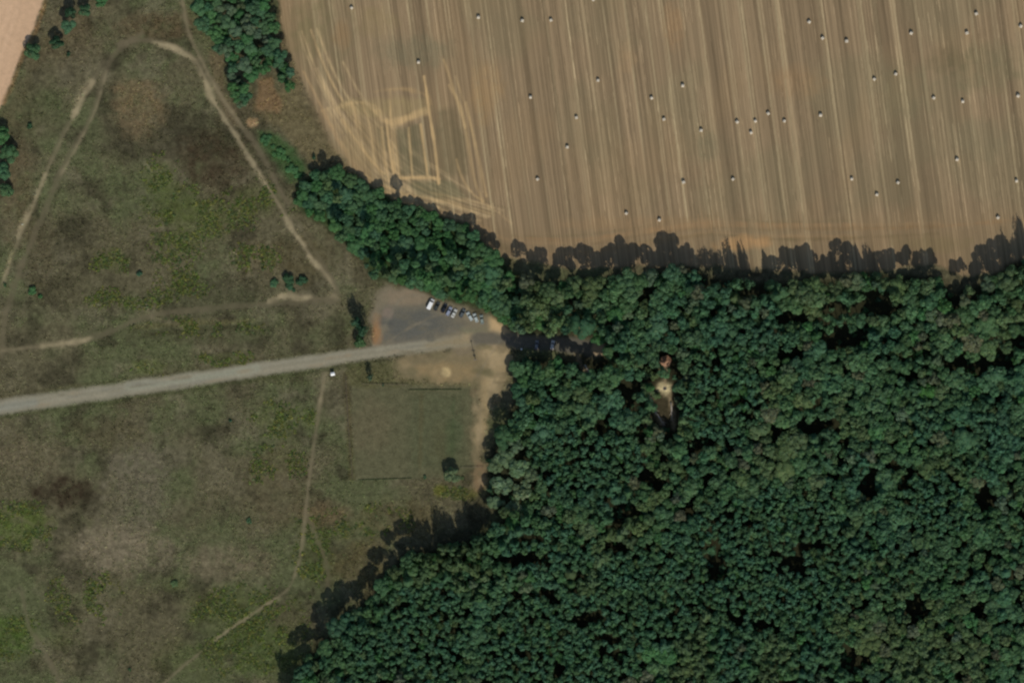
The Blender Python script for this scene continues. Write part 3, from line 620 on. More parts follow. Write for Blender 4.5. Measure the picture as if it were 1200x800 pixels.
CLUST = [(222, -20), (322, -20), (325, 20), (330, 45), (340, 72), (351, 105), (342, 110), (328, 96), (316, 84), (300, 92), (297, 120), (284, 128), (270, 122), (264, 96), (266, 70), (252, 62), (238, 40), (228, 20)]
forest = []                                # (kind, px, py, R, h, colour, tag)
def scatter(poly, n, fn, k=.8, marg=0, use_void=True):
    xs = [p[0] for p in poly]; ys = [p[1] for p in poly]; out = []
    for _ in range(n):
        px, py = RNG.uniform(max(min(xs), -30), min(max(xs), 1235)), RNG.uniform(max(min(ys), -30), min(max(ys), 835))
        if not pin(px, py, poly): continue
        t = fn(px, py)
        if t is None or (use_void and (in_void(px, py) or (py > 300 and px > 610 and n1d(px, py * 1.5, 26, 730) < .27))): continue
        x, y = W(px, py)
        if not ok_at(x, y, t[1], k): continue
        if marg and pdist(px, py, poly) < t[1] / S * marg: continue
        put(x, y, t[1]); out.append((t[0], px, py, t[1], t[2], t[3]))
    return out
# fixed big crowns first
fixed = [*[('b', px, py, r, h, G_PALE * q) for px, py, r, h, q in ((588, 566, 5.4, 14.5, 1), (607, 548, 5.4, 15, .95), (591, 535, 4.8, 14, .92), (612, 574, 5.0, 14.5, .9), (581, 588, 4.2, 13, .95), (601, 592, 4.4, 13.5, .85), (580, 546, 3.8, 13, .95), (622, 556, 4.2, 14, .85), (604, 520, 4.0, 14, .8))], ('b', 598, 612, 4.4, 11, G_BRIGHT), ('b', 655, 350, 5.0, 13, G_OLIVE), ('b', 690, 352, 4.8, 13, G_OLIVE), ('b', 720, 370, 5.2, 14, G_BRIGHT),
         ('b', 632, 378, 4.4, 11, G_BRIGHT), ('b', 1085, 460, 5.0, 13, np.array((.05, .13, .036))), ('b', 760, 325, 4.5, 14, G_GREY), ('b', 1050, 335, 5.0, 16, G_OLIVE), ('b', 1085, 338, 4.8, 16, G_OLIVE), ('b', 1000, 330, 4.4, 17, G_GREY), ('b', 700, 398, 3.6, 9, G_BRIGHT), ('b', 940, 470, 5.0, 14, G_OLIVE), ('b', 960, 455, 4.6, 13, G_MID),
         ('b', 622, 431, 4.2, 15.5, G_MID), ('b', 645, 432, 4.4, 16, G_MID), ('b', 668, 433, 4.0, 16, G_BLUE), ('b', 690, 440, 3.6, 15, G_MID), ('b', 767, 441, 2.4, 4.6, G_OLIVE), ('b', 794, 468, 2.4, 5, G_GREY), ('b', 770, 464, 1.8, 2.6, G_OLIVE), ('b', 680, 462, 5.0, 14, G_OLIVE), ('b', 655, 500, 4.4, 13, G_MID), ('b', 790, 545, 4.2, 13, G_OLIVE), ('b', 738, 418, 4.0, 9, G_OLIVE), ('b', 757, 436, 3.4, 8, G_OLIVE), ('b', 718, 424, 3.6, 8, G_OLIVE), ('b', 805, 445, 3.4, 9, G_GREY)]
for kd, px, py, r, h, c in fixed: put(*W(px, py), r); forest.append((kd, px, py, r, h, jitter(c, .06)))
def belt_fn(px, py): return ('b', RNG.uniform(2.4, 4.6), RNG.uniform(4.6, 6.2) + (4 if px > 550 else 0), jitter(RNG.choice([G_BRIGHT, G_BRIGHT, G_MID, G_BLUE])))
belt = scatter(BELT, 4000, belt_fn, .56, .5)
def cl_fn(px, py): return ('b', RNG.uniform(2.6, 4.2), RNG.uniform(7, 11), jitter(RNG.choice([G_MID, G_BLUE, G_GREY, G_BRIGHT])))
clump = scatter(CLUST, 2500, cl_fn, .56, .55)
def for_fn(px, py):
    cz = any(((px - a) / b) ** 2 + ((py - c) / d) ** 2 < .6 + .8 * n1d(px, py, 40, 700) for a, c, b, d in CZONES)
    nn = n1d(px, py, 60, 710); ed = pdist(px, py, FOREST) < 26
    if cz: return ('c', RNG.uniform(1.5, 2.2), RNG.uniform(12.4, 13.6), jitter(RNG.choice([G_BLUE, G_MID * .85, G_MID, G_BLUE]), .12))
    cl = n1d(px + 900, py, 45, 720)
    col = G_OLIVE if cl > .62 else G_BLUE if cl < .38 else G_MID
    if RNG.random() < .13: col = RNG.choice([G_GREY, G_BRIGHT, G_OLIVE, np.array((.100, .118, .070))])
    if nn > .46 or py < 395 and px < 780 or px < 660 and 410 < py < 620: return ('b', RNG.choice([RNG.uniform(2.4, 3.8), RNG.uniform(3.6, 6.4)]), RNG.uniform(12.5, 14.5) + (RNG.uniform(1, 6.5) if ed else 0), jitter(col, .15))
    return ('c', RNG.uniform(2.0, 3.5), RNG.uniform(12.5, 15) + (RNG.uniform(1, 7) if ed else 0), jitter(col * .95, .18))
forest += scatter(FOREST, 22000, for_fn, .54, .35)
# birch and pine edge rows sit in the same list; pick the outer rows for their own labels
def edge_row(lst, test): return [t for t in lst if test(t)]
n_edge = [(600, 330), (700, 326), (760, 322), (800, 312), (850, 328), (905, 332), (975, 326), (1050, 324), (1095, 322), (1112, 345), (1150, 330), (1190, 306), (1240, 296)]
sw_edge = [(338, 805), (352, 780), (378, 748), (402, 722), (432, 700), (452, 672), (474, 646), (520, 640), (556, 632)]
w_edge = [(590, 606), (572, 580), (572, 556), (580, 520), (602, 470), (606, 445), (604, 425)]
def ldist(px, py, ln): return min(pdist(px, py, [ln[k], ln[k + 1]]) for k in range(len(ln) - 1))
KN = {'b': 'broadleaf tree', 'c': 'conifer'}
def colword(c):
    r, g, b = c
    if r / g > .85: return 'brownish'
    if r / g > .68: return 'olive green' if b / g < .6 else 'grey-green'
    if b / g > .6: return 'blue-green'
    return 'bright green' if g > .1 else 'dark green' if g < .065 else 'mid green'
rows = {'n': [], 'sw': [], 'w': []}; inner = []
for t in forest:
    vis = -4 < t[1] < 1204 and -4 < t[2] < 804
    if vis and ldist(t[1], t[2], n_edge) < 15: rows['n'].append(t)
    elif vis and ldist(t[1], t[2], sw_edge) < 14: rows['sw'].append(t)
    elif vis and ldist(t[1], t[2], w_edge) < 14: rows['w'].append(t)
    else: inner.append(t)
def spawn(t, label, cat, group, low=False):
    x, y = W(t[1], t[2]); return make_tree(t[0], x, y, t[3], t[4], t[5], label, cat, group, low=low)
for k, t in enumerate(sorted(rows['n'], key=lambda q: q[1])):
    spawn(t, f"{colword(t[5])} {KN[t[0]]} at the wood's stubble edge, {ordinal(k + 1)} from left", 'tree', "trees along the wood's north edge", True)
for k, t in enumerate(sorted(rows['sw'], key=lambda q: q[1])):
    spawn(t, f"{colword(t[5])} {KN[t[0]]} at the wood's heath edge, {ordinal(k + 1)} from left", 'tree', "trees along the wood's heath edge", True)
for k, t in enumerate(sorted(rows['w'], key=lambda q: q[2])):
    spawn(t, f"{colword(t[5])} {KN[t[0]]} beside the sandy strip by the lawn, {ordinal(k + 1)} from top", 'tree', 'trees beside the sandy strip', True)
for k, t in enumerate(sorted([b for b in belt], key=lambda q: q[1])):
    spawn(t, f"{colword(t[5])} low tree in the belt above the car park, {ordinal(k + 1)} from its left end", 'tree', 'tree belt between car park and field', True)
for k, t in enumerate(sorted([b for b in clump], key=lambda q: q[2])):
    spawn(t, f"{colword(t[5])} tree in the clump left of the field's top corner, {ordinal(k + 1)} from top", 'tree', "clump by the field's top corner")
used_b = len(rows['n']) + len(rows['sw']) + len(rows['w']) + len(belt) + len(clump)
def zone_words(px, py):
    if math.hypot(px - 779, py - 455) < 62: return 'round the sandy forest clearing'
    a = 'left' if px < 760 else 'middle' if px < 990 else 'right'; b = 'upper' if py < 480 else 'central' if py < 640 else 'lower'
    return f'in the {b} {a} wood'
inner_vis = [t for t in inner if -6 < t[1] < 1206 and -6 < t[2] < 806]
bs = sorted([t for t in inner_vis if t[0] == 'b'], key=lambda q: -q[3])[:max(0, 284 - sum(1 for q in belt + clump + rows['n'] + rows['sw'] + rows['w'] if q[0] == 'b'))]; cs = sorted([t for t in inner_vis if t[0] == 'c'], key=lambda q: -q[3])[:260]
def size_word(t): return ('broad ' if t[3] > 3.7 else 'small ' if t[3] < 2.9 else '') if t[0] == 'b' else ('slim ' if t[3] < 2.2 else 'full ')
cls = {}
for t in bs + cs:
    z = zone_words(t[1], t[2]); cls.setdefault(f"{size_word(t)}{colword(t[5])} {KN[t[0]]} {z}", []).append(t)
for lb, ts in cls.items():
    for k, t in enumerate(sorted(ts, key=lambda q: q[1])):
        spawn(t, lb if len(ts) == 1 else f"{lb}, {ordinal(k + 1)} such from left", 'tree', 'trees inside the wood')
chosen = set(id(t) for t in bs + cs); rest = [t for t in inner if id(t) not in chosen]
print('TREES', len(forest), 'rows', {k: len(q) for k, q in rows.items()}, 'belt', len(belt), 'clump', len(clump), 'b', len(bs), 'c', len(cs), 'rest', len(rest))
def mass(name, lst, protos, label, cat):
    VV, QQ, CC = [], [], []; off = 0
    for t in lst:
        v, q, hue = protos[RNG.randrange(len(protos))]; x, y = W(t[1], t[2]); z = ground_z(x, y); a = RNG.uniform(0, 6.28); ca, sa = math.cos(a), math.sin(a)
        base, span = (.74, .26) if t[0] == 'c' else HIGHS if t[4] > 8 else LOWS
        vv = np.stack([x + t[3] * (v[:, 0] * ca - v[:, 1] * sa), y + t[3] * (v[:, 0] * sa + v[:, 1] * ca), z + t[4] * (base + span * v[:, 2])], 1)
        VV.append(vv); QQ.append(q + off); CC.append(hue * np.asarray(t[5])); off += len(v)
        r = .2; tv = [(x + r * i, y + r * j, z - .1) for i, j in ((-1, -1), (1, -1), (1, 1), (-1, 1))] + [(x + .06 * i, y + .06 * j, z + t[4] * .8) for i, j in ((-1, -1), (1, -1), (1, 1), (-1, 1))]
        VV.append(np.array(tv)); QQ.append(np.array([(0, 1, 5, 4), (1, 2, 6, 5), (2, 3, 7, 6), (3, 0, 4, 7)]) + off); CC.append(np.tile((.1, .08, .06), (8, 1))); off += 8
    me = quad_mesh(name, np.concatenate(VV), np.concatenate(QQ), M['leaf_mass']); set_col(me, 'base', np.clip(np.concatenate(CC), .005, .3))
    o = obj(name, me); o['kind'] = 'stuff'; return tag(o, label, cat)
subc = []
for _ in range(9000):
    px, py = RNG.uniform(345, 1235), RNG.uniform(300, 835)
    if not pin(px, py, FOREST) or in_void(px, py) or in_void(px, py + 8) or n1d(px, py * 1.5, 26, 730) < .27 or math.hypot(px - 780, py - 436) < 24 or pdist(px, py, FOREST) < 9: continue
    r = RNG.uniform(2.2, 3.2); x, y = W(px, py)
    if not ok_at(x, y, r, .40): continue
    put(x, y, r); subc.append(('b', px, py, r, RNG.uniform(9.8, 11.8), jitter(RNG.choice([G_MID, G_BRIGHT, G_OLIVE, G_BLUE]), .12)))
rest = rest + subc; print('SUBCANOPY', len(subc))
mass('conifer_wood', [t for t in rest if t[0] == 'c'], LOC, 'dense mass of small conifer crowns filling the wood between larger trees', 'wood')
mass('broadleaf_wood', [t for t in rest if t[0] == 'b'], LOB, 'smaller broadleaf crowns filling the wood between larger trees', 'wood')
# undergrowth on the forest floor
und = []
for _ in range(2600):
    px, py = RNG.uniform(345, 1230), RNG.uniform(210, 830)
    if pin(px, py, FOREST) and not ((px - 652) / 60) ** 2 + ((py - 405) / 14) ** 2 < 1 and not ((px - 779) / 18) ** 2 + ((py - 466) / 30) ** 2 < 1 and math.hypot(px - 780, py - 423) > 11:
        und.append(('b', px, py, RNG.uniform(.8, 1.8), RNG.uniform(.8, 2.2), jitter(RNG.choice([G_BRIGHT, G_MID, G_DARK, G_BLUE]), .2)))
mass('undergrowth', und, [broad_crown(rg, 70, .5, 6) for _ in range(4)], 'low green undergrowth on the shaded forest floor', 'undergrowth')

# ------------------------------------------------------------------ single trees and bushes
singles = [  # kind, px, py, R, h, colour, label
 ('b', 421, 400, 3.0, 6.5, G_MID, 'lowest of the dark narrow trees left of the car park, just above the road'), ('c', 425, 387, 2.9, 12.5, G_DARK, 'middle of the dark narrow trees left of the car park'), ('c', 418, 378, 2.7, 11.5, G_DARK, 'topmost of the dark narrow trees left of the car park'),
 ('b', 530, 557, 3.9, 7.2, G_PALE, 'lone small round tree at the bottom right corner of the lawn'), ('c', 434, 442, 1.5, 7.2, G_GREY, 'slim young tree between the gravel road and the lawn'),
 ('b', 100, 13, 3.2, 6.5, G_MID, 'right tree of the pair near the top left corner'), ('b', 82, 33, 3.6, 8.5, G_BLUE, 'larger blue-green tree below the top left pair'), ('b', 39, 61, 4.2, 6.5, G_MID, 'round tree at the edge of the pale sandy field'), ('b', 67, 51, 3.4, 7.0, G_DARK, 'small dark tree between the sandy field and the loop track'),
 ('b', 118, 1, 3.2, 6.0, G_BRIGHT, 'bright green tree cut by the top edge, left of the long track'), ('b', 83, 16, 3.0, 7.0, G_DARK, 'dark tree beside the top left sandy field, left of the pair'),
 ('b', 2, 158, 4.8, 6.5, G_BRIGHT, 'uppermost tree at the left edge of the photo, below the sandy field'), ('b', 11, 180, 4.8, 6.5, G_MID, 'second tree down at the left edge of the photo'), ('b', 2, 203, 4.8, 7.0, G_BLUE, 'third tree down at the left edge of the photo'), ('b', 8, 224, 3.4, 5.0, G_MID, 'lowest tree at the left edge of the photo'),
]
for kd, px, py, r, h, c, lb in singles: x, y = W(px, py); make_tree(kd, x, y, r, h, jitter(c, .08), lb, 'tree', low=True)
bushes = [(338, 326, 3.4, 3.2, G_DARK, 'largest dark bush on the heath above the loop track end'), (354, 329, 2.8, 2.6, G_DARK, 'right bush of the dark group above the loop track end'), (322, 332, 2.4, 1.8, G_MID, 'left bush of the dark group above the loop track end'), (341, 337, 3.0, 1.3, G_DARK, 'low spreading bush under the dark heath group'),
          (164, 321, 1.7, 1.8, G_BLUE, 'lone small bush in the middle of the left heath'), (38, 341, 2.6, 2.0, G_BRIGHT, 'green bush right of the left track near the photo edge'), (47, 347, 1.3, 1.2, G_BRIGHT, 'small bush just right of the green bush by the left track'), (6, 334, 1.2, 1.4, G_MID, 'small bush on the left track at the photo edge'),
          (368, 184, 1.4, 2.2, G_DARK, 'dark upright bush between the green bank and the stubble field'), (338, 188, 1.3, 1.6, G_BRIGHT, 'small bush on the bright green bank'), (320, 172, 1.4, 1.2, G_BRIGHT, 'low bush at the upper end of the bright green bank'), (349, 205, 2.2, 1.4, G_BRIGHT, 'low bush at the lower end of the bright green bank'), (312, 164, 3.2, 1.7, G_BRIGHT, 'uppermost broad shrub on the bright green bank'), (328, 181, 3.6, 1.8, G_BRIGHT, 'broad shrub in the middle of the bright green bank'), (342, 198, 3.4, 1.9, G_BRIGHT, 'broad shrub low on the bright green bank, touching its small bush'),
          (391, 203, 1.5, 2.6, G_DARK, "dark bush at the tree belt's top left tip"), (449, 451, .7, .9, G_DARK, 'tiny dark bush on the fence line above the lawn'), (270, 493, .9, 1.2, G_DARK, 'small dark bush on the heath below the road'), (35, 148, 1.6, 1.6, G_DARK, 'dark bush right of the left edge trees'),
          (80, 64, 1.3, 1.5, G_DARK, 'dark bush below the small dark tree near the sandy field'), (152, 784, 1.0, 1.0, G_MID, 'low bush near the bottom left path end'), (205, 684, 2.0, 1.4, G_OLIVE, 'pale green round bush on the lower left heath'), (292, 610, 1.6, 1.2, G_MID, 'low green bush on the heath left of the footpath'),
          (498, 559, 1.0, 1.2, G_MID, 'small bush at the right end of the lower hedge'), (542, 560, 1.0, .9, G_OLIVE, 'yellowish low bush below the lone lawn tree')]
for px, py, r, h, c, lb in bushes:
    x, y = W(px, py); t = empty('bush', (x, y, ground_z(x, y) - .02), RNG.uniform(0, 6.28))
    f_ = obj('foliage', RNG.choice(BUSH), t); f_.scale = (r, r * RNG.uniform(.8, 1.1), h); f_.color = (*[float(q) for q in jitter(c, .08)], 1); f_.location = (0, 0, -.12 * h)
    b = MB(); [b.tube([(0, 0, -.05), (.3 * r * math.cos(a), .3 * r * math.sin(a), .5 * h)], [.04, .015], 4, False) for a in (0, 2.1, 4.2)]; b.build('stem', M['bark'], t)
    tag(t, lb, 'bush')

# ------------------------------------------------------------------ heath grass and herbs (stuff)
def tufts(name, n, test, colfn, size, label, cat, blades=4):
    pos, cl, sz = [], [], []
    while len(pos) < n:
        px, py = RNG.uniform(-20, 640), RNG.uniform(-20, 820); x, y = W(px, py)
        if not test(px, py, x, y): continue
        pos.append((x, y, ground_z(x, y))); cl.append(colfn(px, py, x, y)); sz.append(RNG.uniform(*size))
    pos = np.repeat(np.array(pos), blades, 0); cl = np.repeat(np.array(cl), blades, 0); sz = np.repeat(np.array(sz), blades)
    m = len(pos); pos = pos + NR.normal(0, 1, (m, 3)) * sz[:, None] * np.array([.35, .35, 0]); pos[:, 2] += sz * NR.uniform(.05, .3, m)
    nrm = NR.normal(0, .5, (m, 3)); nrm[:, 2] += .8; v, q = leaf_quads(pos, nrm, sz * .9, NR)
    cl = cl * NR.uniform(.75, 1.25, (m, 1)); me = quad_mesh(name, v, q, M['leaf_mass']); set_col(me, 'base', np.repeat(np.clip(cl, .01, .3), 4, 0))
    o = obj(name, me); o['kind'] = 'stuff'; tag(o, label, cat)
veg = lambda x, y: region(x, y) == HEATH
def heath_test(px, py, x, y): return veg(x, y) and n1d(x, y, 14, 800) > RNG.uniform(.25, .65)
def heath_col(px, py, x, y):
    c = ground_c(x, y); return c * RNG.choice([RNG.uniform(.65, .9), RNG.uniform(.9, 1.25), RNG.uniform(1.1, 1.5)]) * np.array([1, RNG.uniform(.97, 1.12), 1])
GREENS = [(205, 245, 40, 36), (250, 250, 55, 30), (190, 205, 24, 26), (310, 232, 45, 22), (205, 290, 36, 22), (130, 308, 24, 16), (215, 330, 34, 24), (172, 430, 30, 10), (265, 420, 40, 9), (320, 492, 34, 22), (365, 495, 12, 18), (25, 615, 40, 30), (15, 745, 35, 30), (285, 740, 75, 55), (365, 645, 22, 50), (540, 578, 32, 8), (230, 385, 80, 10), (215, 378, 30, 8), (320, 545, 40, 24), (100, 700, 45, 35), (300, 300, 30, 20), (430, 610, 60, 20), (150, 350, 60, 14)]
def herb_test(px, py, x, y): return veg(x, y) and any(((px - a) / c) ** 2 + ((py - b) / d) ** 2 < RNG.uniform(.1, 1.3) for a, b, c, d in GREENS) and n1d(x, y, 6, 810) > RNG.uniform(.42, .62)
def herb_col(px, py, x, y): return np.array(RNG.choice([(.10, .13, .03), (.085, .12, .032), (.14, .14, .038), (.11, .12, .05), (.06, .085, .035)])) * RNG.uniform(.8, 1.15)
tufts('heath_grass', 32000, heath_test, heath_col, (.35, .85), 'dry brown and olive grass tussocks covering the heath', 'grass')
tufts('heath_herbs', 9000, herb_test, herb_col, (.5, 1.15), 'yellow-green herb tufts scattered over the heath', 'herbs')

# ------------------------------------------------------------------ loose straw lying in broken lines along the rows (stuff)
def ground_zv(x, y):
    i = np.clip((x + 256) / GS, 0, NX - 1.001); j = np.clip((y + 176) / GS, 0, NY - 1.001); a = i.astype(int); b = j.astype(int); u, v = i - a, j - b
    return HZ[b, a] * (1 - u) * (1 - v) + HZ[b, a + 1] * u * (1 - v) + HZ[b + 1, a] * (1 - u) * v + HZ[b + 1, a + 1] * u * v
nS = 30000; lines = np.cumsum(NR.uniform(.7, 2.3, 420)) - 130; lamp = NR.choice([.82, .88, .94, 1.08, 1.14, 1.2], 420) * NR.uniform(.92, 1.08, 420)
li = NR.integers(0, 420, nS); y0 = NR.uniform(40, 175, nS); uu = lines[li] + NR.normal(0, .10, nS); ln = NR.uniform(2.5, 11, nS); wd = NR.uniform(.10, .22, nS)
ks = np.linspace(-.5, .5, 5); Yv = y0[:, None] + ks[None] * ln[:, None]; wob = NR.normal(0, .05, (nS, 5)); Xc = uu[:, None] - Yv * tilt + wob
keep = np.ones(nS, bool)
for kk in (0, 4):
    ii = np.clip(np.round((Xc[:, kk] + 256) / GS).astype(int), 0, NX - 1); jj = np.clip(np.round((Yv[:, kk] + 176) / GS).astype(int), 0, NY - 1); keep &= (REG[jj, ii] == FIELD) & (np.abs(Xc[:, kk]) < 250)
pxs, pys = Xc[:, 2] / S + 600, 400 - Yv[:, 2] / S
keep &= ~((pxs < 575) & (pys > 85)) & ~((pxs < 430) & (pys > 20)) & (pys < 262)
keep &= fbm(Xc[:, 2], Yv[:, 2], 16, 970, 3) > .40
Xc, Yv, wd, li = Xc[keep], Yv[keep], wd[keep], li[keep]; n_ = len(Xc); prof = np.array([.3, 1, 1.1, .9, .3])
Lx, Rx = Xc - wd[:, None] * prof, Xc + wd[:, None] * prof
vv = np.stack([np.stack([Lx, Yv, ground_zv(Lx, Yv) + .03], -1), np.stack([Rx, Yv, ground_zv(Rx, Yv) + .05], -1)], 2).reshape(-1, 3)
o_ = np.arange(n_)[:, None] * 10; qq = np.concatenate([np.stack([o_[:, 0] + 2 * k, o_[:, 0] + 2 * k + 1, o_[:, 0] + 2 * k + 3, o_[:, 0] + 2 * k + 2], -1) for k in range(4)])
ci = np.clip(np.round((Xc[:, 2] + 256) / GS).astype(int), 0, NX - 1); cj = np.clip(np.round((Yv[:, 2] + 176) / GS).astype(int), 0, NY - 1)
cc = np.clip(COL[cj, ci] * (lamp[li] * NR.uniform(.88, 1.12, n_))[:, None], .01, .6)
me = quad_mesh('straw_litter', vv, qq, M['leaf_mass_flat']); set_col(me, 'base', np.repeat(cc, 10, 0)); o = obj('straw_litter', me); o['kind'] = 'stuff'; tag(o, 'loose straw and stubble lying in broken lines along the rows', 'straw')

# ------------------------------------------------------------------ straw bales
def bale_mesh(rng):
    """lying round bale: rolled layers show as rings on both ends, net ridges round the side"""
    b = MB(); n = 20; r, hw = .78, .64; prof = [(-hw, .0), (-hw + .05, .18), (-hw, .36), (-hw + .04, .54), (-hw, .68), (-hw + .08, r), (-.3, r * 1.015), (-.15, r * .985), (0, r * 1.015), (.15, r * .985), (.3, r * 1.015), (hw - .08, r), (hw, .68), (hw - .04, .54), (hw, .36), (hw - .05, .18), (hw, .0)]
    v = []; wob = 1 + rng.normal(0, .018, n)
    for (x, q) in prof:
        for i in range(n):
            a = 6.2832 * i / n; z = max(q * wob[i] * math.sin(a) + r, .06 + .02 * math.cos(i))
            v.append((x, q * wob[i] * math.cos(a), z - .03))
    f_ = [(k * n + i, (k + 1) * n + i, (k + 1) * n + (i + 1) % n, k * n + (i + 1) % n) for k in range(len(prof) - 1) for i in range(n)]
    b.add(v, f_); return b.mesh('straw_bale', M['straw'], True)
BALES = [(412, 9.5), (490.5, 73), (560.7, 20.5), (612, 24.5), (645.7, 24), (695, 0), (621.7, 114), (700.7, 94.5), (675.5, 138), (664.7, 172.5), (800, 100.5), (763.5, 115), (778, 140), (821.5, 153), (863.7, 143), (885, 142), (880, 155.5), (900, 133), (919, 142), (961.5, 135), (948, 26), (964, 45), (992, 48.5), (1067.7, 39), (1133, 39), (1144, 16.5), (1196, 31), (1049.5, 87), (1024.5, 93), (1094, 115), (1128, 119), (1193, 112.5), (1121.5, 187), (630, 210), (734, 250), (772.7, 257.7), (801, 213.6), (859, 210), (998, 209.7), (1052, 214), (1027.5, 228), (1169.4, 255), (1191, 212)]
BM = [bale_mesh(rg) for _ in range(5)]
bands = [(60, 'topmost row'), (125, 'second row down'), (180, 'third row down'), (999, 'bottom row nearest the wood')]
done = set()
for yb, words in bands:
    row = sorted([p for p in BALES if p[1] < yb and p not in done]); done |= set(row)
    for k, (px, py) in enumerate(row):
        x, y = W(px, py); o = obj('straw_bale', RNG.choice(BM), None, (x, y, ground_z(x, y))); o.rotation_euler = (0, 0, RNG.uniform(0, 3.14)); s = RNG.uniform(.95, 1.1); o.scale = (s, s, s)
        special = {(412, 9.5): "leftmost straw bale, alone near the field's top left", (490.5, 73): 'straw bale just above the pale rectangular straw marks', (695, 0): 'straw bale cut by the top edge of the photo', (734, 250): 'left bale of the two lying closest to the dark tree shadows', (772.7, 257.7): 'right bale of the two lying closest to the dark tree shadows', (880, 155.5): 'lower bale of the tight cluster of five in mid field'}
        tag(o, special.get((px, py), f"pale round straw bale, {ordinal(k + 1)} from left in the field's {words}"), 'straw bale', 'straw bales on the stubble field')

# ------------------------------------------------------------------ cars
def loft(secs):
    n = len(secs[0]); v = [p for s_ in secs for p in s_]; f_ = []
    for k in range(len(secs) - 1):
        for i in range(n): f_.append((k * n + i, k * n + (i + 1) % n, (k + 1) * n + (i + 1) % n, (k + 1) * n + i))
    f_.append(tuple(range(n))[::-1]); f_.append(tuple((len(secs) - 1) * n + i for i in range(n))); return v, f_
def paint_mat(name, col): return plain(name, col, .28, .0, .03, spec=.5)
def slab(b, q, th):
    q = [np.array(p, float) for p in q]; n = np.cross(q[1] - q[0], q[3] - q[0]); n /= np.linalg.norm(n)
    v = [tuple(p - n * .01) for p in q] + [tuple(p + n * th) for p in q]; b.add(v, [(3, 2, 1, 0), (4, 5, 6, 7), (0, 1, 5, 4), (1, 2, 6, 5), (2, 3, 7, 6), (3, 0, 4, 7)])
def make_car(px, py, ang, L, Wd, H, style, mat, label, cat='car'):
    x, y = W(px, py); t = empty('parked_van' if style == 'van' else 'parked_car', (x, y, ground_z(x, y)), ang); hw = Wd / 2
    van = style == 'van'
    hood = 1.02 if van else .80
    if van: zs = [(-.5, .93, .35, .95), (-.47, 1, .28, 1.08), (-.2, 1, .26, 1.12), (.2, 1, .26, 1.10), (.36, .98, .26, 1.02), (.47, .93, .30, .85), (.5, .82, .38, .70)]
    else: zs = [(-.5, .82, .42, .78), (-.47, .94, .30, .90), (-.30, 1, .24, .94), (.0, 1, .22, .92), (.20, .99, .24, .90), (.38, .95, .26, .80), (.47, .88, .30, .70), (.5, .74, .38, .60)]
    secs = []
    for (fx, k, zl, zh) in zs:
        w_ = hw * k; secs.append([(fx * L, -w_ * .86, zl), (fx * L, -w_, zl + .14), (fx * L, -w_ * .99, zh - .16), (fx * L, -w_ * .86, zh - .02), (fx * L, 0, zh + .03), (fx * L, w_ * .86, zh - .02), (fx * L, w_ * .99, zh - .16), (fx * L, w_, zl + .14), (fx * L, w_ * .86, zl)])
    b = MB(); b.add(*loft(secs)); b.build('body', mat, t, smooth_=False)
    # cabin: base outline to roof outline
    if van: b0, b1, r0, r1 = -.485, .36, -.475, .20
    elif style == 'estate': b0, b1, r0, r1 = -.47, .23, -.42, .06
    elif style == 'hatch': b0, b1, r0, r1 = -.46, .24, -.36, .06
    else: b0, b1, r0, r1 = -.36, .22, -.22, .05
    zb = (1.0 if van else .84); wb, wr = hw * .92, hw * (.86 if van else .74)
    B = [(b0 * L, -wb, zb), (b1 * L, -wb * .97, zb), (b1 * L, wb * .97, zb), (b0 * L, wb, zb)]; T = [(r0 * L, -wr, H - .05), (r1 * L, -wr * .96, H - .05), (r1 * L, wr * .96, H - .05), (r0 * L, wr, H - .05)]
    T2 = [(p[0] * .94 + .03 * (r0 + r1) * L, p[1] * .86, H) for p in T]
    b = MB(); b.add(B + T + T2, [(0, 1, 5, 4), (1, 2, 6, 5), (2, 3, 7, 6), (3, 0, 4, 7), (4, 5, 9, 8), (5, 6, 10, 9), (6, 7, 11, 10), (7, 4, 8, 11), (8, 9, 10, 11), (3, 2, 1, 0)]); b.build('cabin', mat, t)
    def lerp(p, q, k): return tuple(np.array(p) * (1 - k) + np.array(q) * k)
    def pane(name, a, bb, c, d, u0, u1, v0, v1):
        lo0, lo1, hi0, hi1 = lerp(a, bb, u0), lerp(a, bb, u1), lerp(d, c, u0), lerp(d, c, u1)
        m_ = MB(); slab(m_, [lerp(lo0, hi0, v0), lerp(lo1, hi1, v0), lerp(lo1, hi1, v1), lerp(lo0, hi0, v1)], .012); return m_.build(name, M['glass'], t)
    pane('windscreen', B[1], B[2], T[2], T[1], .05, .95, .06, .95)
    pane('rear_window', B[3], B[0], T[0], T[3], .08, .92, .25, .93)
    if van:
        pane('side_window', B[0], B[1], T[1], T[0], .74, .94, .12, .9); pane('side_window', B[2], B[3], T[3], T[2], .06, .26, .12, .9)
    else:
        for u0, u1 in ((.10, .46), (.50, .88)): pane('side_window', B[0], B[1], T[1], T[0], u0, u1, .15, .92); pane('side_window', B[2], B[3], T[3], T[2], 1 - u1, 1 - u0, .15, .92)
    for fx in (-.30, .31):
        for s_ in (-1, 1):
            m_ = MB(); yy = s_ * (hw - .1); m_.tube([(0, -.11, 0), (0, -.09, 0), (0, .09, 0), (0, .11, 0)], [.27, .32, .32, .27], 14); wh = m_.build('wheel', M['tyre'], t, (fx * L, yy, .32), True)
            m_ = MB(); m_.tube([(0, s_ * .09, 0), (0, s_ * .118, 0)], [.2, .17], 10); m_.build('rim', M['rim'], wh)
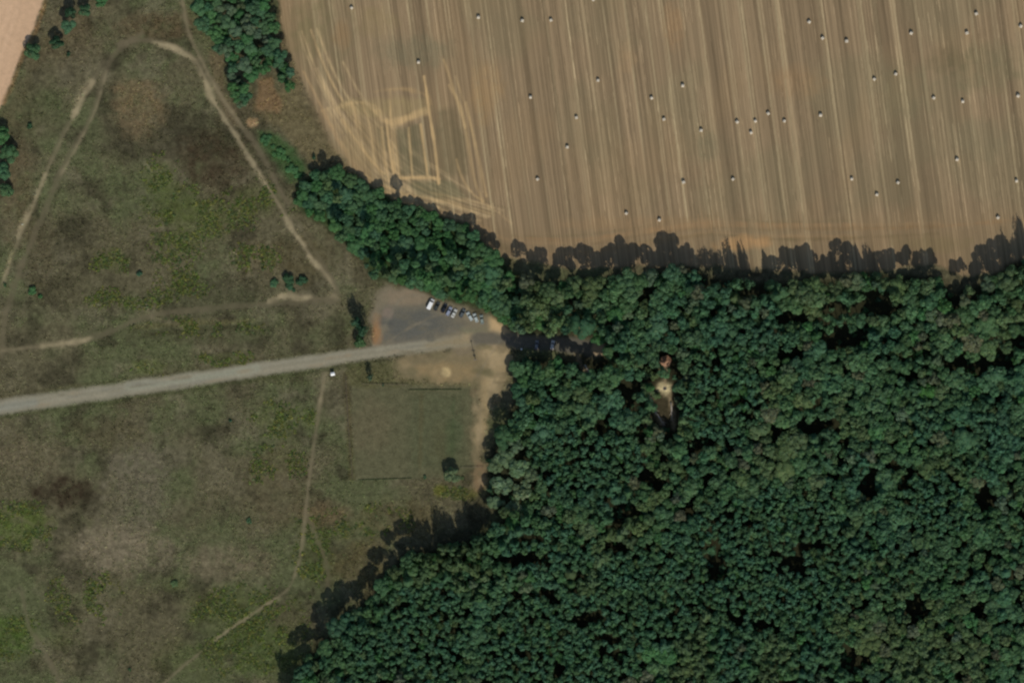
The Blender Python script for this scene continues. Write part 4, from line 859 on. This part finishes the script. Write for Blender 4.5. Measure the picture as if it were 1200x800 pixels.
    for s_ in (-1, 1):
        m_ = MB(); m_.box((.485 * L, s_ * hw * .64, (.66 if van else .6)), (.10, .34, .14)); m_.build('headlight', M['lamp_glass'], t)
        m_ = MB(); m_.box((-.495 * L, s_ * hw * .72, .74), (.07, .22, .2)); m_.build('tail_light', M['red_lens'], t)
        m_ = MB(); m_.box(((b1 - .06) * L, s_ * (hw + .08), zb + .1), (.1, .2, .13)); m_.build('wing_mirror', M['trim'], t)
    for fx in (-.505, .505):
        m_ = MB(); m_.box((fx * L, 0, .44), (.08, Wd * .78, .16)); m_.build('bumper', M['trim'], t)
    return tag(t, label, cat, 'vehicles parked by the wood')
A = math.radians(63)
cars = [
 (504.5, 356.3, A, 5.2, 1.95, 2.05, 'van', (.80, .80, .76), 'white van at the left end of the parked row'),
 (512.0, 359.0, A, 4.3, 1.75, 1.45, 'hatch', (.035, .042, .036), 'dark green-black car right beside the white van'),
 (520.6, 361.2, A, 4.4, 1.75, 1.45, 'hatch', (.010, .012, .016), 'black car in the parked row, next to the bluish silver car'),
 (526.2, 364.6, A, 4.4, 1.75, 1.48, 'estate', (.26, .29, .36), 'bluish silver car between the black car and the cream car'),
 (532.2, 367.0, A, 4.2, 1.72, 1.50, 'saloon', (.52, .52, .46), 'cream car with dark windows in the middle of the parked row'),
 (542.0, 367.0, A, 4.3, 1.75, 1.46, 'hatch', (.085, .10, .10), 'dark grey car in the parked row, right of the gap'),
 (550.5, 370.6, math.radians(120), 4.5, 1.78, 1.5, 'estate', (.42, .47, .44), 'pale silver car parked at a different slant, third from right'),
 (557.4, 372.3, math.radians(112), 4.3, 1.75, 1.46, 'hatch', (.40, .45, .41), 'greenish silver car, second from right in the parked row'),
 (564.6, 374.3, math.radians(98), 4.3, 1.74, 1.45, 'hatch', (.22, .26, .22), 'grey-green car at the right end of the parked row'),
 (647.5, 404.0, math.radians(80), 4.4, 1.76, 1.5, 'estate', (.50, .50, .48), 'pale car parked in the dark tree shade right of the yard'),
 (629.0, 404.0, math.radians(84), 4.3, 1.74, 1.46, 'hatch', (.16, .17, .19), 'grey car in the tree shade between the yard and the pale car'),
]
for k, (px, py, a, L_, W_, H_, st_, col, lb) in enumerate(cars): make_car(px, py, a, L_, W_, H_, st_, paint_mat('car_paint', col), lb, 'van' if st_ == 'van' else 'car')

# ------------------------------------------------------------------ fences, hedges, posts
def fence(pts, label, step=2.5, h=1.15):
    pts = P(pts); x0, y0 = pts[0]; t = empty('post_and_rail_fence', (x0, y0, ground_z(x0, y0)))
    z0 = ground_z(x0, y0); pm = MB(); pm.box((0, 0, h / 2 - .1), (.16, .16, h + .2), 0, .85); pm = pm.mesh('post', M['timber']); rm = {}
    for (a, b) in zip(pts[:-1], pts[1:]):
        d = math.hypot(b[0] - a[0], b[1] - a[1]); n = max(1, round(d / step)); ang = math.atan2(b[1] - a[1], b[0] - a[0]); l = d / n
        for k in range(n + (b == pts[-1])):
            q = (a[0] + (b[0] - a[0]) * k / n, a[1] + (b[1] - a[1]) * k / n); o = obj('post', pm, t, (q[0] - x0, q[1] - y0, ground_z(*q) - z0)); o.rotation_euler = (0, 0, ang + RNG.uniform(-.1, .1))
        for k in range(n):
            p, q = [(a[0] + (b[0] - a[0]) * j / n, a[1] + (b[1] - a[1]) * j / n) for j in (k, k + 1)]
            for zz in (.5, .98):
                m_ = rm.get((round(l, 2), 'r'))
                if m_ is None: m_ = MB(); m_.tube([(0, .09, 0), (l * .5, .10, .01), (l, .09, 0)], [.055, .06, .05], 6); m_ = m_.mesh('rail', M['timber']); rm[(round(l, 2), 'r')] = m_
                o = obj('rail', m_, t, (p[0] - x0, p[1] - y0, ground_z(*p) - z0 + zz)); o.rotation_euler = (0, -math.atan2(ground_z(*q) - ground_z(*p), l), ang)
    return tag(t, label, 'fence')
fence([(424, 450), (478, 451)], 'low timber fence along the top left side of the lawn'); fence([(540, 548), (566, 547)], 'short timber fence right of the lone lawn tree'); fence([(405, 440), (408, 500), (413, 560)], 'timber fence down the left side of the lawn')
fence([(676, 414), (684, 432), (695, 447)], 'timber fence in the shaded gap right of the parked pale car')
def hedge(a, b, wdt, h, col, label):
    (x0, y0), (x1, y1) = W(*a), W(*b); L_ = math.hypot(x1 - x0, y1 - y0); n = int(L_ * 34)
    u = NR.uniform(0, L_, n); th = NR.uniform(-.2, math.pi + .2, n); rr = NR.uniform(.8, 1.1, n) * (1 + .22 * (vnoise(u, u * 0, 1.4, 960) - .5))
    pos = np.stack([u, wdt / 2 * np.cos(th) * rr, np.maximum(h * np.sin(th) * rr * .95, .05)], 1); nrm = np.stack([np.zeros(n), np.cos(th), np.sin(th)], 1)
    v, q = leaf_quads(pos, nrm, .3, NR); me = quad_mesh('foliage', v, q, M['leaf']); set_col(me, 'tone', np.repeat(NR.uniform(.75, 1.25, (n, 1)) * np.ones((1, 3)), 4, 0))
    t = empty('clipped_hedge', (x0, y0, ground_z(x0, y0)), math.atan2(y1 - y0, x1 - x0)); o = obj('foliage', me, t); o.color = (*[float(k) for k in col], 1)
    b = MB(); [b.tube([(k, 0, -.1), (k + .1, .05, h * .7)], [.05, .02], 5) for k in np.arange(.5, L_, 1.2)]; b.build('stems', M['bark'], t)
    return tag(t, label, 'hedge')
hedge((478, 456.5), (541, 456), .45, .42, np.array((.05, .066, .03)), 'low dark hedge along the top right side of the lawn'); hedge((420, 562), (482, 560), .4, .34, np.array((.052, .07, .032)), 'low hedge along the bottom left side of the lawn')
# tall wooden pole
x, y = W(557, 421); t = empty('wooden_pole', (x, y, ground_z(x, y)))
m_ = MB(); m_.tube([(0, 0, -.3), (0, 0, 5), (0, 0, 9.6)], [.19, .16, .12], 10); m_.build('shaft', M['timber'], t, smooth_=True)
for z_, l in ((4.4, 1.5), (8.9, .9)):
    m_ = MB(); m_.box((0, .0, z_), (l, .34, .22)); m_.build('crossarm', M['timber'], t)
m_ = MB(); m_.box((0, -.24, 2.2), (1.1, .08, .9)); m_.build('sign_board', M['stone'], t)
tag(t, 'tall wooden pole casting a long thin shadow on the sandy yard', 'pole')
# white notice board beside the footpath
x, y = W(390, 438); t = empty('notice_board', (x, y, ground_z(x, y)), math.radians(12))
for s_ in (-1, 1): m_ = MB(); m_.box((s_ * .75, 0, 1.05), (.12, .12, 2.3)); m_.build('post', M['timber'], t)
m_ = MB(); m_.box((0, -.09, 1.25), (1.38, .06, 1.1)); m_.build('panel', M['white'], t)
for s_ in (-1, 1): m_ = MB(); slab(m_, [(-.95, s_ * .75 if s_ < 0 else 0, 1.98 if s_ < 0 else 2.33), (.95, s_ * .75 if s_ < 0 else 0, 1.98 if s_ < 0 else 2.33), (.95, 0 if s_ < 0 else .75, 2.33 if s_ < 0 else 1.98), (-.95, 0 if s_ < 0 else .75, 2.33 if s_ < 0 else 1.98)], .05); m_.build('roof_panel', M['white'], t)
tag(t, 'small white-roofed notice board where the footpath meets the gravel road', 'notice board')
# white marker post in the shade
x, y = W(611, 409); t = empty('marker_post', (x, y, ground_z(x, y))); m_ = MB(); m_.tube([(0, 0, -.2), (0, 0, 1.0), (0, 0, 1.1)], [.14, .14, .05], 10); m_.build('shaft', M['white'], t, smooth_=True); m_ = MB(); m_.box((0, 0, 1.14), (.75, .75, .08)); m_.build('cap', M['white'], t)
tag(t, 'short white marker post in tree shade at the edge of the sandy yard', 'post')

# ------------------------------------------------------------------ forest clearing: shelter, fire ring, dead trunks
x, y = W(780, 423); t = empty('forest_shelter', (x, y, ground_z(x, y)), .2)
N6 = 6; Rr = 2.9
roofm = []
for k in range(N6):
    a0, a1 = 6.2832 * k / N6, 6.2832 * (k + 1) / N6; apex = (.0, 0, 3.9)
    p0 = (Rr * math.cos(a0), Rr * math.sin(a0), 2.35); p1 = (Rr * math.cos(a1), Rr * math.sin(a1), 2.35); ua = (.12 * math.cos(a0), .12 * math.sin(a0), 3.88); ub = (.12 * math.cos(a1), .12 * math.sin(a1), 3.88)
    m_ = MB(); slab(m_, [p0, p1, ub, ua], .07); pn = m_.build('roof_panel', M['rooftile'], t)
    m_ = MB(); m_.tube([(p0[0], p0[1], p0[2] + .09), (ua[0], ua[1], ua[2] + .1)], [.06, .06], 6); m_.build('hip_cap', M['rooftile'], pn)
    m_ = MB(); m_.tube([(.84 * p0[0], .84 * p0[1], -.2), (.84 * p0[0], .84 * p0[1], 2.48)], [.1, .09], 8); m_.build('post', M['timber'], t)
m_ = MB(); m_.tube([(0, 0, 3.85), (0, 0, 4.1)], [.2, .05], 8); m_.build('finial', M['rooftile'], t)
tag(t, 'small shelter with rust-orange six-sided roof in the forest clearing', 'shelter')
x, y = W(779, 455); t = empty('fire_ring', (x, y, ground_z(x, y)))
for k in range(10):
    a = .6283 * k; m_ = MB(); r_ = .2 + .05 * math.sin(k * 2.3)
    m_.tube([(.75 * math.cos(a), .75 * math.sin(a), -.08), (.75 * math.cos(a), .75 * math.sin(a), .12), (.75 * math.cos(a), .75 * math.sin(a), .22)], [r_, r_, r_ * .5], 7); m_.build('stone', M['stone'], t)
m_ = MB(); m_.tube([(0, 0, -.05), (0, 0, .08), (0, 0, .12)], [.6, .5, .1], 10); m_.build('ash_heap', M['tyre'], t)
tag(t, 'dark fire ring in the middle of the pale sandy clearing', 'fire ring')
for k, (px, py, a, l, lb) in enumerate(((765, 474, -70, 8, 'fallen pale trunk at the upper left of the clearing'), (773, 490, -55, 8.5, 'fallen pale trunk at the bottom middle of the clearing'), (787, 482, -85, 9, 'fallen pale trunk on the right of the clearing'), (757, 493, -62, 7, 'fallen pale trunk at the lower left of the clearing'), (690, 436, -60, 8, 'fallen pale trunk in the dark gap right of the shaded cars'))):
    x, y = W(px, py); t = empty('fallen_trunk', (x, y, ground_z(x, y) + .12), math.radians(a)); m_ = MB(); m_.tube([(-l / 2, 0, 0), (-l / 6, .15, .05), (l / 6, -.1, .1), (l / 2, .1, .05)], [.42, .36, .28, .1], 7); m_.build('log', M['deadwood'], t, smooth_=True)
    for j in range(5):
        s_ = RNG.choice([-1, 1]); q = RNG.uniform(-.1, .45) * l; m_ = MB(); e = RNG.uniform(1, 2.2); m_.tube([(q, 0, .08), (q + e * .6, s_ * e * .4, .4), (q + e, s_ * e * .9, .5)], [.09, .06, .02], 5); m_.build('branch', M['deadwood'], t)
    tag(t, lb, 'log')
print('TRIS', sum(len(m.loop_triangles) or sum(len(p.vertices) - 2 for p in m.polygons) for m in bpy.data.meshes if len(m.polygons) < 20000), [ (m.name, len(m.polygons)) for m in bpy.data.meshes if len(m.polygons) >= 20000])
